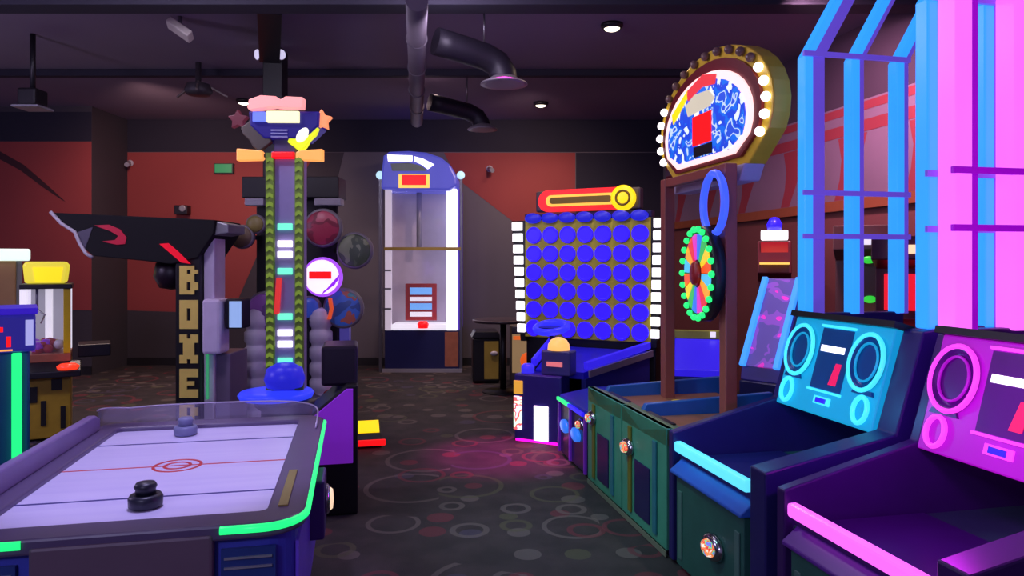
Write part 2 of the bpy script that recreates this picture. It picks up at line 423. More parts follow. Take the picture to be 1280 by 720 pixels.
MB().lathe([(.05, 0), (.05, .012), (.03, .005), (0, .01)], SILVER, c=(.03, -.14, .02), ax=((1,0,0),(0,0,1),(0,-1,0)), n=20).build('speaker_cone', o)

# ------------------------------------------------------------------ the row of machines on the right: shared frame
RDX, RDY = .212, -.977                                  # along the row, towards the camera
TH = math.atan2(RDY, RDX)

# --- A: marquee wheel game, two bays
A = thing('prize_wheel_game', 'two-bay green wheel game on posts with a big oval bulb-lit sign', 'arcade game', (.70, 4.52, 0), TH)
AX0, AX1, AD = -.71, .64, 1.05
m = MB()
m.box((AX0, .04, .02), (AX1, AD, .60), TEAL)
m.box((AX0 + .02, .02, 0), (AX1 - .02, AD, .05), BLACK)
m.build('cabinet', A, bevel=.01)
mid = (AX0 + AX1) / 2
def bay_panel(x0, x1, name='front_panel'):
    m = MB()
    m.box((x0, 0, .04), (x1, .04, .70), GREENP)
    m.box((x0 + .12, -.012, .08), (x0 + .17, 0, .6), OLIVE)
    m.box((x1 - .17, -.012, .08), (x1 - .12, 0, .6), TEAL)
    m.box((x0 + .22, -.008, .1), (x1 - .22, 0, .42), NAVY)
    return m.build(name, A, bevel=.006)
for x0, x1 in ((AX0, mid - .01), (mid + .01, AX1)):
    bay_panel(x0, x1)
    # raised sloping hand ledge on top of each front
    prof = [(0, .70), (.05, .70), (.22, .635), (.22, .60), (0, .60)]
    MB().prism(prof, mat('olive_green_ledge', (128, 140, 92), .45), O=(0,0,0), U=(0,1,0), V=(0,0,1), N=(1,0,0), a=x0, b=x1).build('hand_ledge', A, bevel=.006)
    MB().box((x0 + .1, .06, .668), (x1 - .2, .15, .676), BLACK).build('ball_slot', A)
    d_ = MB().box((x0 + .02, .22, .60), (x1 - .02, AD - .05, .625), BROWN).build('playfield', A, bevel=.004)
    MB().lathe([(.05, 0), (.05, .012), (.03, .016), (0, .017)], glow('yellow_target', (215, 190, 30), .6), c=((x0 + x1) / 2, .55, .625), n=20).build('target_spot', d_)
for x in (AX0, mid, AX1):
    MB().prism([(.1, .6), (.16, .70), (AD, .74), (AD, .6)], mat('blue_side_wall', (36, 96, 180), .35), O=(0,0,0), U=(0,1,0), V=(0,0,1), N=(1,0,0), a=x - .025, b=x + .025).build('side_wall', A, bevel=.006)
def coin_door(parent, x, z, y=-.0, s=1.0):
    o = MB().lathe([(.085*s, 0), (.09*s, .012), (.075*s, .03), (.05*s, .034)], CHROME, c=(x, y, z), ax=((1,0,0),(0,0,1),(0,-1,0)), n=28, sx=1.0, sy=.72).build('coin_door', parent)
    MB().lathe([(.05*s, .034), (.045*s, .05), (.02*s, .056), (0, .057)], COIN_ART, c=(x, y, z), ax=((1,0,0),(0,0,1),(0,-1,0)), n=24, sx=1.1, sy=.8).build('coin_slot_light', o)
    return o
coin_door(A, mid + .14, .47, 0, .85)
coin_door(A, AX0 + .12, .50, 0, .8)
MB().box((AX0, -.006, .005), (AX1, 0, .035), mat('kick_trim', (120, 125, 105), .4)).build('kick_plate', A)
PY = .57
for x in (-.60, .27):
    MB().box((x - .04, PY - .04, .6), (x + .04, PY + .04, 2.2), mat('brown_post_paint', (160, 82, 70), .4)).build('post', A, bevel=.008)
MB().box((-.62, PY - .03, 2.14), (.3, PY + .03, 2.2), mat('brown_post_paint', (160, 82, 70), .4)).build('crossbeam', A, bevel=.006)
# marquee : flat bottom, arched top
MCX, MCZ, MY = -.2, 2.2, .68
def dome(wd, h, n=20, b=0.0):
    pts = [(-wd * .66, b), (wd * .66, b)]
    for i in range(n + 1):
        a = -.36 + (PI + .72) * i / n
        pts.append((wd * math.cos(a), h * .42 + b * .4 + (h * .58 - b * .2) * math.sin(a)))
    return pts
fr = mat('gold_marquee_frame', (236, 198, 56), .35, .1)
O_ = dict(O=(MCX, MY, MCZ), U=(1,0,0), V=(0,0,1), N=(0,1,0))
mq = MB().prism(dome(.78, .82), fr, a=0, b=.12, **O_).build('marquee', A, bevel=.01)
MB().prism(dome(.69, .73, b=.05), mat('dark_red_band', (120, 24, 34), .4), a=-.02, b=0, **O_).build('inner_band', mq)
MB().prism(dome(.61, .65, b=.075), glow('pinkish_white_neon', (255, 205, 205), 1.35), a=-.035, b=-.02, **O_).build('neon_border', mq)
art = MB().prism(dome(.545, .59, b=.11), lit_art('blue_prize_art', [(0, (225, 240, 250)), (.40, (30, 70, 205)), (.50, (20, 105, 220)), (.58, (190, 215, 240)), (.63, (40, 80, 205))], 9, .85, 2), a=-.042, b=-.035, **O_).build('backlit_art', mq)
MB().box((MCX - .13, MY - .05, MCZ + .2), (MCX + .13, MY - .042, MCZ + .4), R_GLOW).build('red_display', art)
MB().box((MCX - .12, MY - .047, MCZ + .12), (MCX + .14, MY - .042, MCZ + .19), DARK).build('dark_label', art)
MB().prism([(-.22, .6), (.02, .66), (.2, .62), (.18, .56), (0, .58), (-.2, .53)], glow('marquee_red_banner', (235, 60, 70), .9), a=-.05, b=-.042, **O_).build('red_banner', art)
MB().prism([(-.46, .48), (-.2, .61), (-.22, .55), (-.44, .41)], Y_GLOW, a=-.05, b=-.042, **O_).build('yellow_banner', art)
MB().prism([(-.2, .42), (-.24, .5), (-.1, .55), (.1, .54), (.18, .47), (.1, .43)], glow('pale_tan_sign', (225, 215, 190), .75), a=-.05, b=-.042, **O_).build('pale_badge', art)
BULB = glow('white_bulb', (255, 245, 250), 2.2); BOFF = mat('unlit_bulb', (120, 92, 84), .3)
for k in range(19):
    a = -.42 + (PI + .84) * k / 18
    on = k <= 4 or k >= 14
    c = (MCX + .735 * math.cos(a), MY - .02, MCZ + .82 * .42 + .82 * .54 * math.sin(a))
    MB().ball(c, .03, BULB if on else BOFF, 12, 6).build('bulb', mq)
MB().prism([(-.52, 0), (.52, 0), (.46, -.1), (-.46, -.1)], mat('lilac_sign_bracket', (190, 178, 205), .4), a=-.03, b=.11, **O_).build('sign_bracket', A, bevel=.008)
# blue ring and rainbow wheel
lr = MB().ring((.22, PY - .07, 1.96), .185, .024, glow('blue_ring_neon', (60, 90, 250), 1.1)).build('light_ring', A)
MB().box((.19, PY - .06, 2.1), (.25, PY - .02, 2.16), BLACK).build('ring_mount', A)
WC = (.09, PY - .08, 1.53)
wh = MB().lathe([(.30, -.04), (.30, .02), (.285, .03), (0, .03)], DARK, c=WC, ax=((1,0,0),(0,0,1),(0,-1,0)), n=40).build('wheel', A)
cols = [(255, 90, 30), (255, 215, 40), (60, 190, 90), (60, 120, 255), (230, 60, 200), (240, 50, 60), (255, 170, 40), (90, 200, 250)]
n = 16
for k in range(n):
    a0, a1 = 2*PI*k/n + .02, 2*PI*(k+1)/n - .02
    pts = [(r * math.cos(a), r * math.sin(a)) for r, a in ((.09, a0), (.25, a0), (.25, (a0+a1)/2), (.25, a1), (.09, a1))]
    c = cols[k % 8]
    MB().prism(pts, glow('wheel_segment_%d' % (k % 8), c, .85), O=WC, N=(0,-1,0), a=.03, b=.036).build('wheel_segment', wh)
for k in range(22):
    a = 2*PI*k/22
    MB().ball((WC[0] + .28*math.cos(a), WC[1] - .04, WC[2] + .28*math.sin(a)), .021, glow('green_bulb', (40, 245, 120), 1.2), 10, 6).build('bulb', wh)
MB().lathe([(.08, .03), (.07, .06), (.03, .07), (0, .07)], REDP, c=WC, ax=((1,0,0),(0,0,1),(0,-1,0)), n=24).build('hub', wh)
RW = Matrix.Rotation(math.radians(-8), 3, 'Z')
wh.rotation_euler = (0, 0, math.radians(-8)); wh.location = Vector(WC) - RW @ Vector(WC)
RC = Vector((.22, PY - .07, 1.96)); lr.rotation_euler = wh.rotation_euler; lr.location = RC - RW @ RC
MB().bar((WC[0], PY - .04, WC[2]), (.27, PY - .01, WC[2]), .07, .05, BLACK).build('wheel_arm', A, bevel=.005)

# --- B and C: caged ball-shooting games
def cage_game(loc, lab, tube_m, tube_side, led_m, face_m, face_dark, ring_m, wall_m, front_m, ledge_m, group, lw, ld):
    G = thing('ball_shooting_game', lab, 'arcade game', loc, TH, group)
    HW = .405
    m = MB()
    m.box((-HW, .04, .02), (HW, 1.42, .56), front_m)
    m.box((-HW + .02, .06, 0), (HW - .02, 1.4, .03), BLACK)
    m.build('cabinet', G, bevel=.01)
    m = MB().box((-HW + .07, 0, .03), (HW - .07, .04, .50), front_m)
    m.box((-HW + .1, -.008, .07), (-HW + .14, 0, .42), mat('front_rib', (80, 120, 110), .4)).box((HW - .14, -.008, .07), (HW - .1, 0, .42), mat('front_rib', (80, 120, 110), .4))
    m.build('front_panel', G, bevel=.008)
    MB().prism([(-.03, .50), (-.03, .515), (.08, .60), (.12, .60), (.12, .5)], ledge_m, U=(0,1,0), N=(1,0,0), a=-HW + .05, b=HW - .05).build('front_ledge', G, bevel=.006)
    MB().bar((-HW + .05, .015, .635), (HW - .05, .015, .635), .045, .055, led_m).build('led_bar', G, bevel=.012)
    MB().box((-HW + .05, .045, .56), (HW - .05, .62, .575), wall_m).build('ball_tray', G)
    MB().box((-HW + .05, .03, .575), (HW - .05, .05, .61), wall_m).build('tray_lip', G)
    for s in (-1, 1):
        prof = [(0, .02), (0, .70 if s < 0 else .735), (.62, .86), (.76, 1.30), (.9, 1.32), (1.42, 1.32), (1.42, .02)]
        MB().prism(prof, wall_m, U=(0,1,0), N=(1,0,0), a=s * HW - .03 + (.005 if s > 0 else 0), b=s * HW + (.095 if s > 0 else .025)).build('side_panel', G, bevel=.008)
    # leaning score panel
    base = Vector((0, .60, .84)); up = Vector((0, .13, .46)).normalized(); nrm = Vector((0, -up.z, up.y))
    fw = HW - .035
    sp = MB().prism([(-fw, 0), (fw, 0), (fw, .48), (-fw, .48)], face_m, O=base, V=up, N=-nrm, a=0, b=.06).build('score_panel', G, bevel=.006)
    MB().prism([(-fw - .02, .48), (fw + .02, .48), (fw + .02, .51), (-fw - .02, .51)], BLACK, O=base, V=up, N=-nrm, a=-.03, b=.09).build('panel_cap', G)
    for s in (-1, 1):
        c = base + Vector((s * .255, 0, 0)) + up * .305 + nrm * .005
        MB().lathe([(.135, 0), (.135, .012), (.118, .016), (.112, .004), (.09, -.02 + .022)], face_dark, c=c, ax=((1,0,0), up, nrm), n=36, sx=.82, sy=1.0).build('speaker_bowl', sp)
        m = MB(); m.tube([c + Vector((1,0,0)) * (.108 * math.cos(2*PI*j/40)) + up * (.132 * math.sin(2*PI*j/40)) + nrm * .014 for j in range(40)], .011, ring_m, 8, closed=True)
        m.build('speaker_ring', sp)
        m = MB(); m.tube([c + Vector((1,0,0)) * (.07 * math.cos(2*PI*j/32)) + up * (.09 * math.sin(2*PI*j/32)) + nrm * .01 for j in range(32)], .006, face_m, 8, closed=True)
        m.build('inner_ring', sp)
        c2 = base + Vector((s * .285, 0, 0)) + up * .085 + nrm * .006
        m = MB(); m.tube([c2 + Vector((1,0,0)) * (.045 * math.cos(2*PI*j/28)) + up * (.06 * math.sin(2*PI*j/28)) + nrm * .008 for j in range(28)], .011, ring_m, 8, closed=True)
        m.build('small_ring', sp)
        MB().prism([(-.07, 0), (.07, 0), (.06, .022), (-.06, .022)], face_dark, O=base + Vector((s * .27, 0, 0)) + up * .155 + nrm * .001, V=up, N=nrm, a=0, b=.012).build('dark_grille', sp)
    sc = MB().prism([(-.115, .13), (.115, .13), (.115, .44), (-.115, .44)], face_dark, O=base, V=up, N=nrm, a=0, b=.006).build('screen', sp)
    for a in (.115, .445): MB().prism([(-.125, a), (.125, a), (.125, a + .012), (-.125, a + .012)], ring_m, O=base, V=up, N=nrm, a=0, b=.014).build('screen_trim', sp)
    m = MB()
    for k in range(7): m.prism([(-.095 + k * .026, .32), (-.073 + k * .026, .32), (-.073 + k * .026, .352), (-.095 + k * .026, .352)], W_GLOW, O=base, V=up, N=nrm, a=.006, b=.009)
    m.build('white_readout', sc)
    MB().prism([(.02, .16), (.075, .16), (.085, .27), (.045, .27)], glow('crimson_digit', (225, 25, 90), 1.0), O=base, V=up, N=nrm, a=.006, b=.009).build('red_digit', sc)
    MB().prism([(-.06, .055), (.06, .055), (.06, .095), (-.06, .095)], ring_m, O=base, V=up, N=nrm, a=0, b=.008).build('button_frame', sp)
    MB().prism([(-.035, .063), (.035, .063), (.035, .087), (-.035, .087)], B_GLOW, O=base, V=up, N=nrm, a=.008, b=.016).build('start_button', sp)
    # light tubes of the cage: lit front face, sides with glow put into their colour, bent back above 2.74 m
    for s in (-1, 1):
        sxx = s * HW + (.06 if s > 0 else 0)
        for k, y in enumerate((.80, 1.095, 1.385)):
            wy = .10 if k == 0 else .055
            m = MB()
            path = [(y, 1.31), (y, 2.74), (y + .42, 3.46)]
            outer = [(a, z) for a, z in path]; inner = [(a + wy, z) for a, z in reversed(path)]
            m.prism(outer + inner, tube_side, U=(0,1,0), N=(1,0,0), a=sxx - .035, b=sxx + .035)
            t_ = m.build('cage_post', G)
            lens = [(a - .022, z) for a, z in path] + [(a + ld, z) for a, z in reversed(path)]
            MB().prism(lens, tube_m, U=(0,1,0), N=(1,0,0), a=sxx - lw, b=sxx + lw).build('light_tube', t_, bevel=.008)
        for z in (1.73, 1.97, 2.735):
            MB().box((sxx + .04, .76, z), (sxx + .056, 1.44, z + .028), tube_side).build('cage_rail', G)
    coin_door(G, .08, .27, 0, 1.0)
    return G
SIDE_B = glow('violet_added_glow', (92, 74, 196), .62, base=(132, 92, 196))  # violet light on the post sides and rails, put in as emission
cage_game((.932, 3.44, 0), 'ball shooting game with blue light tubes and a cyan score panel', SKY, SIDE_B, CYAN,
          glow('cyan_lit_face', (20, 165, 215), .72), mat('deep_cyan_plastic', (16, 84, 140), .3), glow('bright_cyan_ring', (70, 225, 250), 1.1),
          mat('dark_indigo_laminate', (38, 34, 100), .35), mat('dark_green_front', (46, 96, 86), .4, var=.3), mat('blue_ledge', (50, 104, 210), .35), 'caged ball shooting games', .038, .03)
cage_game((1.155, 2.47, 0), 'ball shooting game with pink light tubes and a magenta score panel', PINK, glow('magenta_added_glow', (150, 0, 190), .62, base=(150, 20, 190)), PINK,  # magenta of the post sides likewise put in as emission
          glow('magenta_lit_face', (170, 15, 190), .7), mat('deep_purple_plastic', (80, 10, 110), .3), glow('bright_magenta_ring', (245, 70, 235), 1.05),
          mat('dark_plum_laminate', (58, 26, 96), .35), mat('dark_green_front', (46, 96, 86), .4), mat('purple_ledge', (96, 40, 150), .35), 'caged ball shooting games', .05, .06)

# --- low blue bench game between the wheel game and the grid game
D = thing('ball_bin_console', 'low blue console with a green and blue light line beside the wheel game', 'arcade game', (.44, 5.75, 0), TH)
MB().box((-.27, .02, .02), (.44, .5, .44), NAVY).box((-.25, .04, 0), (.42, .48, .03), BLACK).build('cabinet', D, bevel=.012)
MB().prism([(0, .44), (.02, .5), (.3, .55), (.5, .55), (.5, .44)], BLUEP, U=(0,1,0), N=(1,0,0), a=-.27, b=.44).build('sloped_top', D, bevel=.008)
MB().bar((-.26, -.004, .47), (.05, -.004, .47), .02, .025, G_GLOW).build('green_light_line', D)
MB().bar((.05, -.004, .47), (.42, -.004, .47), .02, .025, B_GLOW).build('blue_light_line', D)
for x in (-.1, .2):
    MB().lathe([(.075, 0), (.075, .02), (.06, .03), (0, .032)], glow('sky_blue_patch', (45, 120, 240), .9), c=(x, .02, .27), ax=((1,0,0),(0,0,1),(0,-1,0)), n=20, sx=1.3, sy=.7).build('blue_lamp', D)
coin_door(D, .34, .38, .02, .7)
for x in (-.26, .05, .43): MB().box((x - .012, .0, .03), (x + .012, .02, .44), PURPLE).build('front_rib', D)

# --- the grid game (board of blue discs)
GT = math.radians(-27)
GR = thing('disc_grid_game', 'tall ball toss game with a lit grid of blue discs and white side lights', 'arcade game', (.76, 7.46, 0), GT)
bz0, bz1, bh = .80, 2.05, .70
m = MB().box((-bh - .02, .08, .0), (bh + .02, .5, bz1), BLACK)
m.build('cabinet', GR, bevel=.012)
bd = MB().box((-bh + .005, 0, bz0), (bh - .005, .08, bz1), mat('mustard_board', (225, 212, 48), .4)).build('grid_board', GR, bevel=.006)
DISC = glow('blue_grid_disc', (52, 26, 250), .95); DISC_C = glow('blue_grid_disc_core', (66, 48, 232), .85)
for r in range(6):
    for c in range(7):
        cx = -bh + .115 + c * .1955; cz = bz0 + .1 + r * .198
        MB().lathe([(.087, 0), (.09, .02), (.08, .03), (.068, .018)], DISC, c=(cx, 0, cz), ax=((1,0,0),(0,0,1),(0,-1,0)), n=24).lathe([(.069, .016), (0, .016)], DISC_C, c=(cx, 0, cz), ax=((1,0,0),(0,0,1),(0,-1,0)), n=24).build('disc', bd)
for k in range(7):
    MB().lathe([(.085, 0), (.09, .05), (.07, .06), (0, .06)], B_DEEP, c=(-bh + .115 + k * .1955, 0, bz1 + .02), ax=((1,0,0),(0,0,1),(0,-1,0)), n=20, sy=.62).build('top_light', GR)
MB().box((-bh, .0, bz1), (bh, .12, bz1 + .07), NAVY).build('top_rail', GR, bevel=.006)
for s in (-1, 1):
    pn = MB().prism([(s * (bh + .16), bz1), (s * (bh - .01), bz1), (s * (bh - .01), bz0 - .05), (s * (bh + .05), bz0 - .05)], BLACK, a=.0, b=.14).build('side_panel', GR, bevel=.005)
    for k in range(10):
        f0 = k / 10; x = s * (bh + .085 - .055 * f0); z = bz1 - .06 - k * .122
        MB().cbox((x, -.01, z), (.12 - .035 * f0, .03, .09), W_GLOW).build('light_block', pn, bevel=.006)
# lit header sign
hs = MB().box((-.58, .02, bz1 + .09), (.58, .14, bz1 + .31), mat('grey_header_back', (92, 84, 92), .5)).build('header', GR, bevel=.02)
def stadium(x0, x1, z, h):
    pts = []
    for i in range(13): a = PI/2 + PI * i / 12; pts.append((x0 + h * math.cos(a), z + h * math.sin(a)))
    for i in range(13): a = -PI/2 + PI * i / 12; pts.append((x1 + h * math.cos(a), z + h * math.sin(a)))
    return pts
MB().prism(stadium(-.42, .38, bz1 + .2, .115), R_GLOW, a=-.01, b=.02).build('red_sign', hs)
MB().prism(stadium(-.38, .30, bz1 + .2, .06), glow('orange_sign_line', (255, 190, 70), 1.1), a=-.022, b=-.01).build('orange_outline', hs)
MB().prism(stadium(-.36, .26, bz1 + .2, .034), mat('mustard_letters', (150, 120, 30), .5), a=-.03, b=-.022).build('sign_words', hs)
MB().lathe([(.125, 0), (.13, .04), (.11, .05), (.0, .05)], Y_GLOW, c=(.42, .0, bz1 + .2), ax=((1,0,0),(0,0,1),(0,-1,0)), n=30).build('yellow_disc', hs)
MB().ring((.42, -.055, bz1 + .2), .07, .012, mat('mustard_letters', (150, 120, 30), .5)).build('disc_emblem', hs)
# sloped lane with blue rails down to the player's desk
LF = 1.0
FL_, FR_, BKL, BKR = -.10, .37, -.35, .66
def slab(m, fl, fr, bl, br, zf0, zf1, zb0, zb1):
    return MB().add([(fl, -LF, zf1), (fr, -LF, zf1), (br, 0, zb1), (bl, 0, zb1), (fl, -LF, zf0), (fr, -LF, zf0), (br, 0, zb0), (bl, 0, zb0)],
         [(0,1,2,3),(7,6,5,4),(0,4,5,1),(1,5,6,2),(2,6,7,3),(3,7,4,0)], m)
slab(mat('blue_lane_laminate', (58, 54, 235), .3), FL_, FR_, BKL, BKR, .56, .62, .66, .72).build('lane', GR)
for f_, b_, s_ in ((FL_, BKL, -1), (FR_, BKR, 1)):
    MB().bar((f_ + s_*.02, -LF, .68), (b_ + s_*.02, -.02, .78), .05, .07, glow('blue_rail_light', (52, 36, 235), .8)).build('lane_rail', GR, bevel=.01)
    MB().bar((f_ + s_*.055, -LF, .61), (b_ + s_*.055, -.02, .70), .02, .06, SILVER).build('rail_trim', GR)
    slab(mat('dark_blue_side', (40, 48, 140), .35), f_ - .02, f_ + .02, b_ - .02, b_ + .02, 0, .56, 0, .66).build('lane_side', GR)
DX0, DX1 = -.22, .24
MB().box((DX0, -LF - .2, .0), (DX1, -LF, .60), mat('blue_violet_desk', (44, 48, 130), .35)).build('player_desk', GR, bevel=.015)
TX = .155
MB().box((TX - .13, -LF - .16, .6), (TX + .15, -LF, .82), mat('slate_blue_plastic', (72, 74, 140), .35)).build('control_tower', GR, bevel=.015)
MB().box((TX - .07, -LF - .168, .68), (TX + .08, -LF - .158, .72), glow('small_red_sign', (230, 120, 130), .8)).build('control_label', GR)
MB().lathe([(.1, 0), (.095, .05), (.07, .09), (.03, .11), (0, .115)], glow('amber_dome', (255, 190, 105), 1.1), c=(TX + .01, -LF - .08, .82), n=24).build('amber_dome', GR)
MB().ring((TX - .14, -LF + .1, 1.0), .145, .032, glow('blue_ring', (50, 50, 255), 1.0), V=(0, .97, .24), n=36).build('blue_ring', GR)
MB().cyl((TX - .14, -LF + .1, .58), (TX - .14, -LF + .1, .99), .02, BLACK, n=12).build('ring_stand', GR)
MB().lathe([(.08, -.01), (.11, .0), (.135, .015)], NAVY, c=(TX - .14, -LF + .1, .99), n=24).build('ring_bowl', GR)
fl = lit_art('front_lights', [(0, (255, 250, 250)), (.55, (255, 215, 235)), (.62, (240, 90, 90)), (.68, (190, 240, 200))], 7, 1.5)
MB().box((DX0, -LF - .215, .1), (DX0 + .08, -LF - .2, .40), fl).build('corner_light', GR, bevel=.006)
MB().box((DX0 + .2, -LF - .215, .02), (DX0 + .34, -LF - .2, .33), fl).build('front_light', GR, bevel=.006)
MB().box((DX0, -LF - .215, .42), (DX0 + .09, -LF - .2, .54), glow('amber_panel', (225, 165, 60), .9)).build('amber_light', GR, bevel=.006)
MB().box((DX0 + .02, -LF - .21, .0), (DX1 - .02, -LF - .2, .02), glow('magenta_underglow', (255, 20, 200), 1.6)).build('underglow_strip', GR)
MB().lathe([(.06, 0), (.06, .06), (.04, .08), (0, .085)], glow('small_blue_button', (60, 50, 240), .9), c=(DX0 + .09, -LF - .1, .6), n=20).build('blue_button', GR)
MB().box((-.86, .0, .82), (-.5, .2, .9), mat('dark_grey_speaker_box', (60, 54, 62), .5)).build('speaker_box', GR, bevel=.01)

# ------------------------------------------------------------------ things behind the row, along the right wall
RT = math.atan2(RU.y, RU.x)                            # machines that stand with their backs to it
q = thing('ramp_roll_game', 'sloping ball ramp game edged with two sky-blue light strips', 'arcade game', (X(950, 5.9), 5.9, 0), math.radians(-48))
RH = .18
MB().box((-RH, -.02, 0), (RH, .6, .62), NAVY).build('cabinet', q, bevel=.012)
MB().prism([(0, .62), (.6, .62), (.6, 1.46), (.40, 1.46), (.02, .74)], mat('indigo_ramp_body', (62, 54, 150), .35), U=(0,1,0), N=(1,0,0), a=-RH, b=RH).build('ramp', q, bevel=.01)
MB().add([(-.13, .0, .745), (.13, .0, .745), (.13, .375, 1.455), (-.13, .375, 1.455), (-.13, .03, .73), (.13, .03, .73), (.13, .4, 1.44), (-.13, .4, 1.44)],
   [(0,1,2,3),(7,6,5,4),(0,4,5,1),(1,5,6,2),(2,6,7,3),(3,7,4,0)], lit_art('ramp_art', [(0, (80, 66, 150)), (.5, (120, 70, 180)), (.57, (215, 45, 190)), (.62, (100, 110, 200))], 5, .6)).build('ramp_art', q)
for s_ in (-1, 1):
    MB().bar((s_ * .15, -.02, .74), (s_ * .15, .37, 1.47), .05, .04, glow('sky_strip', (60, 150, 255), 1.1)).build('light_strip', q, bevel=.008)
q = thing('blue_deck_game', 'low game with a glowing blue sloping deck behind the wheel game', 'arcade game', (X(874, 6.15), 6.15, 0), math.radians(-14))
MB().box((-.23, 0, 0), (.23, .45, .62), NAVY).build('cabinet', q, bevel=.012)
MB().prism([(0, .62), (.0, .68), (.43, .90), (.45, .90), (.45, .62)], glow('blue_glowing_deck', (48, 30, 225), .8), U=(0,1,0), N=(1,0,0), a=-.21, b=.21).build('deck', q, bevel=.006)
for s_ in (-1, 1):
    MB().prism([(-.02, .6), (-.02, .70), (.43, .93), (.47, .93), (.47, .6)], TEAL, U=(0,1,0), N=(1,0,0), a=s_ * .225 - .015, b=s_ * .225 + .015).build('side_wall', q, bevel=.006)
MB().box((-.24, .43, .90), (.24, .48, .98), mat('lime_olive_rail', (150, 160, 60), .4)).build('back_rail', q, bevel=.008)
MB().box((.1, .42, .92), (.15, .43, .97), W_SOFT).build('rail_lamp', q)
# small cabinet with a white header and red screen, seen past the wheel game's post
q = thing('arcade_cabinet', 'red arcade cabinet with a small white header and a blue beacon on top', 'arcade game', (X(968, 6.9), 6.9, 0), math.radians(-20))
MB().prism([(-.3, 0), (.35, 0), (.35, 1.80), (-.15, 1.80), (-.2, 1.5), (-.02, 1.42), (-.02, 1.15), (-.32, 1.0)], mat('dark_red_laminate', (96, 26, 34), .4), U=(0,1,0), N=(1,0,0), a=-.15, b=.15).build('cabinet', q, bevel=.008)
MB().box((-.12, -.22, 1.81), (.12, -.05, 1.9), W_GLOW).build('header', q, bevel=.01)
MB().add([(-.12, -.03, 1.44), (.12, -.03, 1.44), (.12, -.22, 1.79), (-.12, -.22, 1.79), (-.12, 0, 1.44), (.12, 0, 1.44), (.12, -.18, 1.79), (-.12, -.18, 1.79)],
   [(0,1,2,3),(7,6,5,4),(0,4,5,1),(1,5,6,2),(2,6,7,3),(3,7,4,0)], glow('dim_red_screen', (170, 20, 40), .9)).build('screen', q)
MB().box((-.13, -.3, 1.58), (.13, -.05, 1.6), glow('amber_line', (240, 200, 90), 1.0)).build('amber_light_line', q)
MB().lathe([(.06, 1.9), (.07, 1.96), (.04, 2.02), (0, 2.03)], B_GLOW, c=(0, -.1, 0), n=18).build('beacon', q)
q = thing('arcade_cabinet', 'dark arcade cabinet with a glowing red screen behind the pink-lit game', 'arcade game', (X(1150, 5.05), 5.05, 0), math.radians(-35))
MB().prism([(-.3, 0), (.3, 0), (.3, 1.78), (-.2, 1.78), (-.22, 1.62), (-.02, 1.56), (-.02, 1.2), (-.32, 1.05)], mat('maroon_laminate', (84, 34, 40), .4), U=(0,1,0), N=(1,0,0), a=-.28, b=.28).build('cabinet', q, bevel=.008)
MB().box((-.22, -.05, 1.26), (.22, -.02, 1.52), glow('red_screen', (235, 22, 40), 1.0)).build('screen', q, bevel=.006)
MB().box((-.16, -.235, 1.66), (.06, -.2, 1.72), glow('warm_header', (255, 215, 170), 1.1)).build('header_light', q)
q = thing('arcade_cabinet', 'brown arcade cabinet with two green lights behind the blue-lit game', 'arcade game', (X(1088, 5.9), 5.9, 0), math.radians(-30))
MB().prism([(-.3, 0), (.3, 0), (.3, 1.9), (-.2, 1.9), (-.22, 1.7), (-.05, 1.62), (-.05, 1.15), (-.32, 1.0)], mat('umber_laminate', (96, 56, 50), .4), U=(0,1,0), N=(1,0,0), a=-.26, b=.26).build('cabinet', q, bevel=.008)
for z in (1.62, 1.30):
    MB().lathe([(.05, 0), (.05, .02), (.03, .03), (0, .03)], glow('green_lamp', (50, 200, 60), 1.0), c=(0, -.06 if z < 1.6 else -.2, z), ax=((1,0,0),(0,0,1),(0,-1,0)), n=18, sy=.6).build('green_lamp', q)
MB().box((-.1, -.235, 1.74), (.1, -.2, 1.8), W_SOFT).build('header_light', q)
MB().box((-.1, -.2, 1.17), (.1, -.14, 1.2), O_GLOW).build('control_light', q)

# ------------------------------------------------------------------ tall glass ball game by the back wall
TG = thing('glass_tower_game', 'tall glass-fronted game with a domed blue header by the back wall', 'arcade game', (X(528, 10.62), 10.62, 0), 0)
k = 10.5
def tx(px): return X(px, k) - X(528, 10.62)
def tz(py): return Z(py, k)
y0 = k - 10.62; y1 = y0 + .6
MB().box((tx(481), y0, 0), (tx(574), y1, tz(413)), NAVY).box((tx(556), y0 - .005, .08), (tx(573), y0, tz(415)), BROWN).build('base_cabinet', TG, bevel=.012)
MB().box((tx(478), y0 - .03, 0), (tx(578), y0, .05), SILVER).build('kick_plate', TG)
MB().box((tx(482), y1 - .05, tz(413)), (tx(574), y1, tz(236)), mat('pale_grey_back_panel', (205, 196, 212), .5)).build('back_panel', TG)
MB().box((tx(481), y0, tz(413)), (tx(489), y0 + .09, tz(236)), glow('dim_white_post', (190, 176, 196), .85)).build('dim_light_post', TG, bevel=.01)
MB().box((tx(558), y0, tz(413)), (tx(571), y0 + .12, tz(236)), W_GLOW).build('bright_light_post', TG, bevel=.01)
MB().box((tx(571.5), y0 + .02, tz(413)), (tx(575), y1, tz(236)), glow('violet_edge_light', (96, 70, 200), .6)).build('edge_light', TG)
MB().box((tx(489.5), y0 + .02, tz(413)), (tx(557.5), y0 + .03, tz(313)), clear('clear_game_glass', (220, 220, 235), .07)).build('glass_pane', TG)
MB().box((tx(489.5), y0 + .02, tz(309)), (tx(557.5), y0 + .03, tz(237)), clear('clear_game_glass', (220, 220, 235), .07)).build('glass_pane', TG)
MB().box((tx(480), y0 - .02, tz(313)), (tx(576), y0 + .05, tz(309)), mat('brass_rail', (170, 140, 60), .35, .5)).build('middle_rail', TG)
MB().cyl((tx(520), y0 + .35, tz(309)), (tx(520), y0 + .35, tz(238)), .04, SILVER, n=16).build('centre_tube', TG)
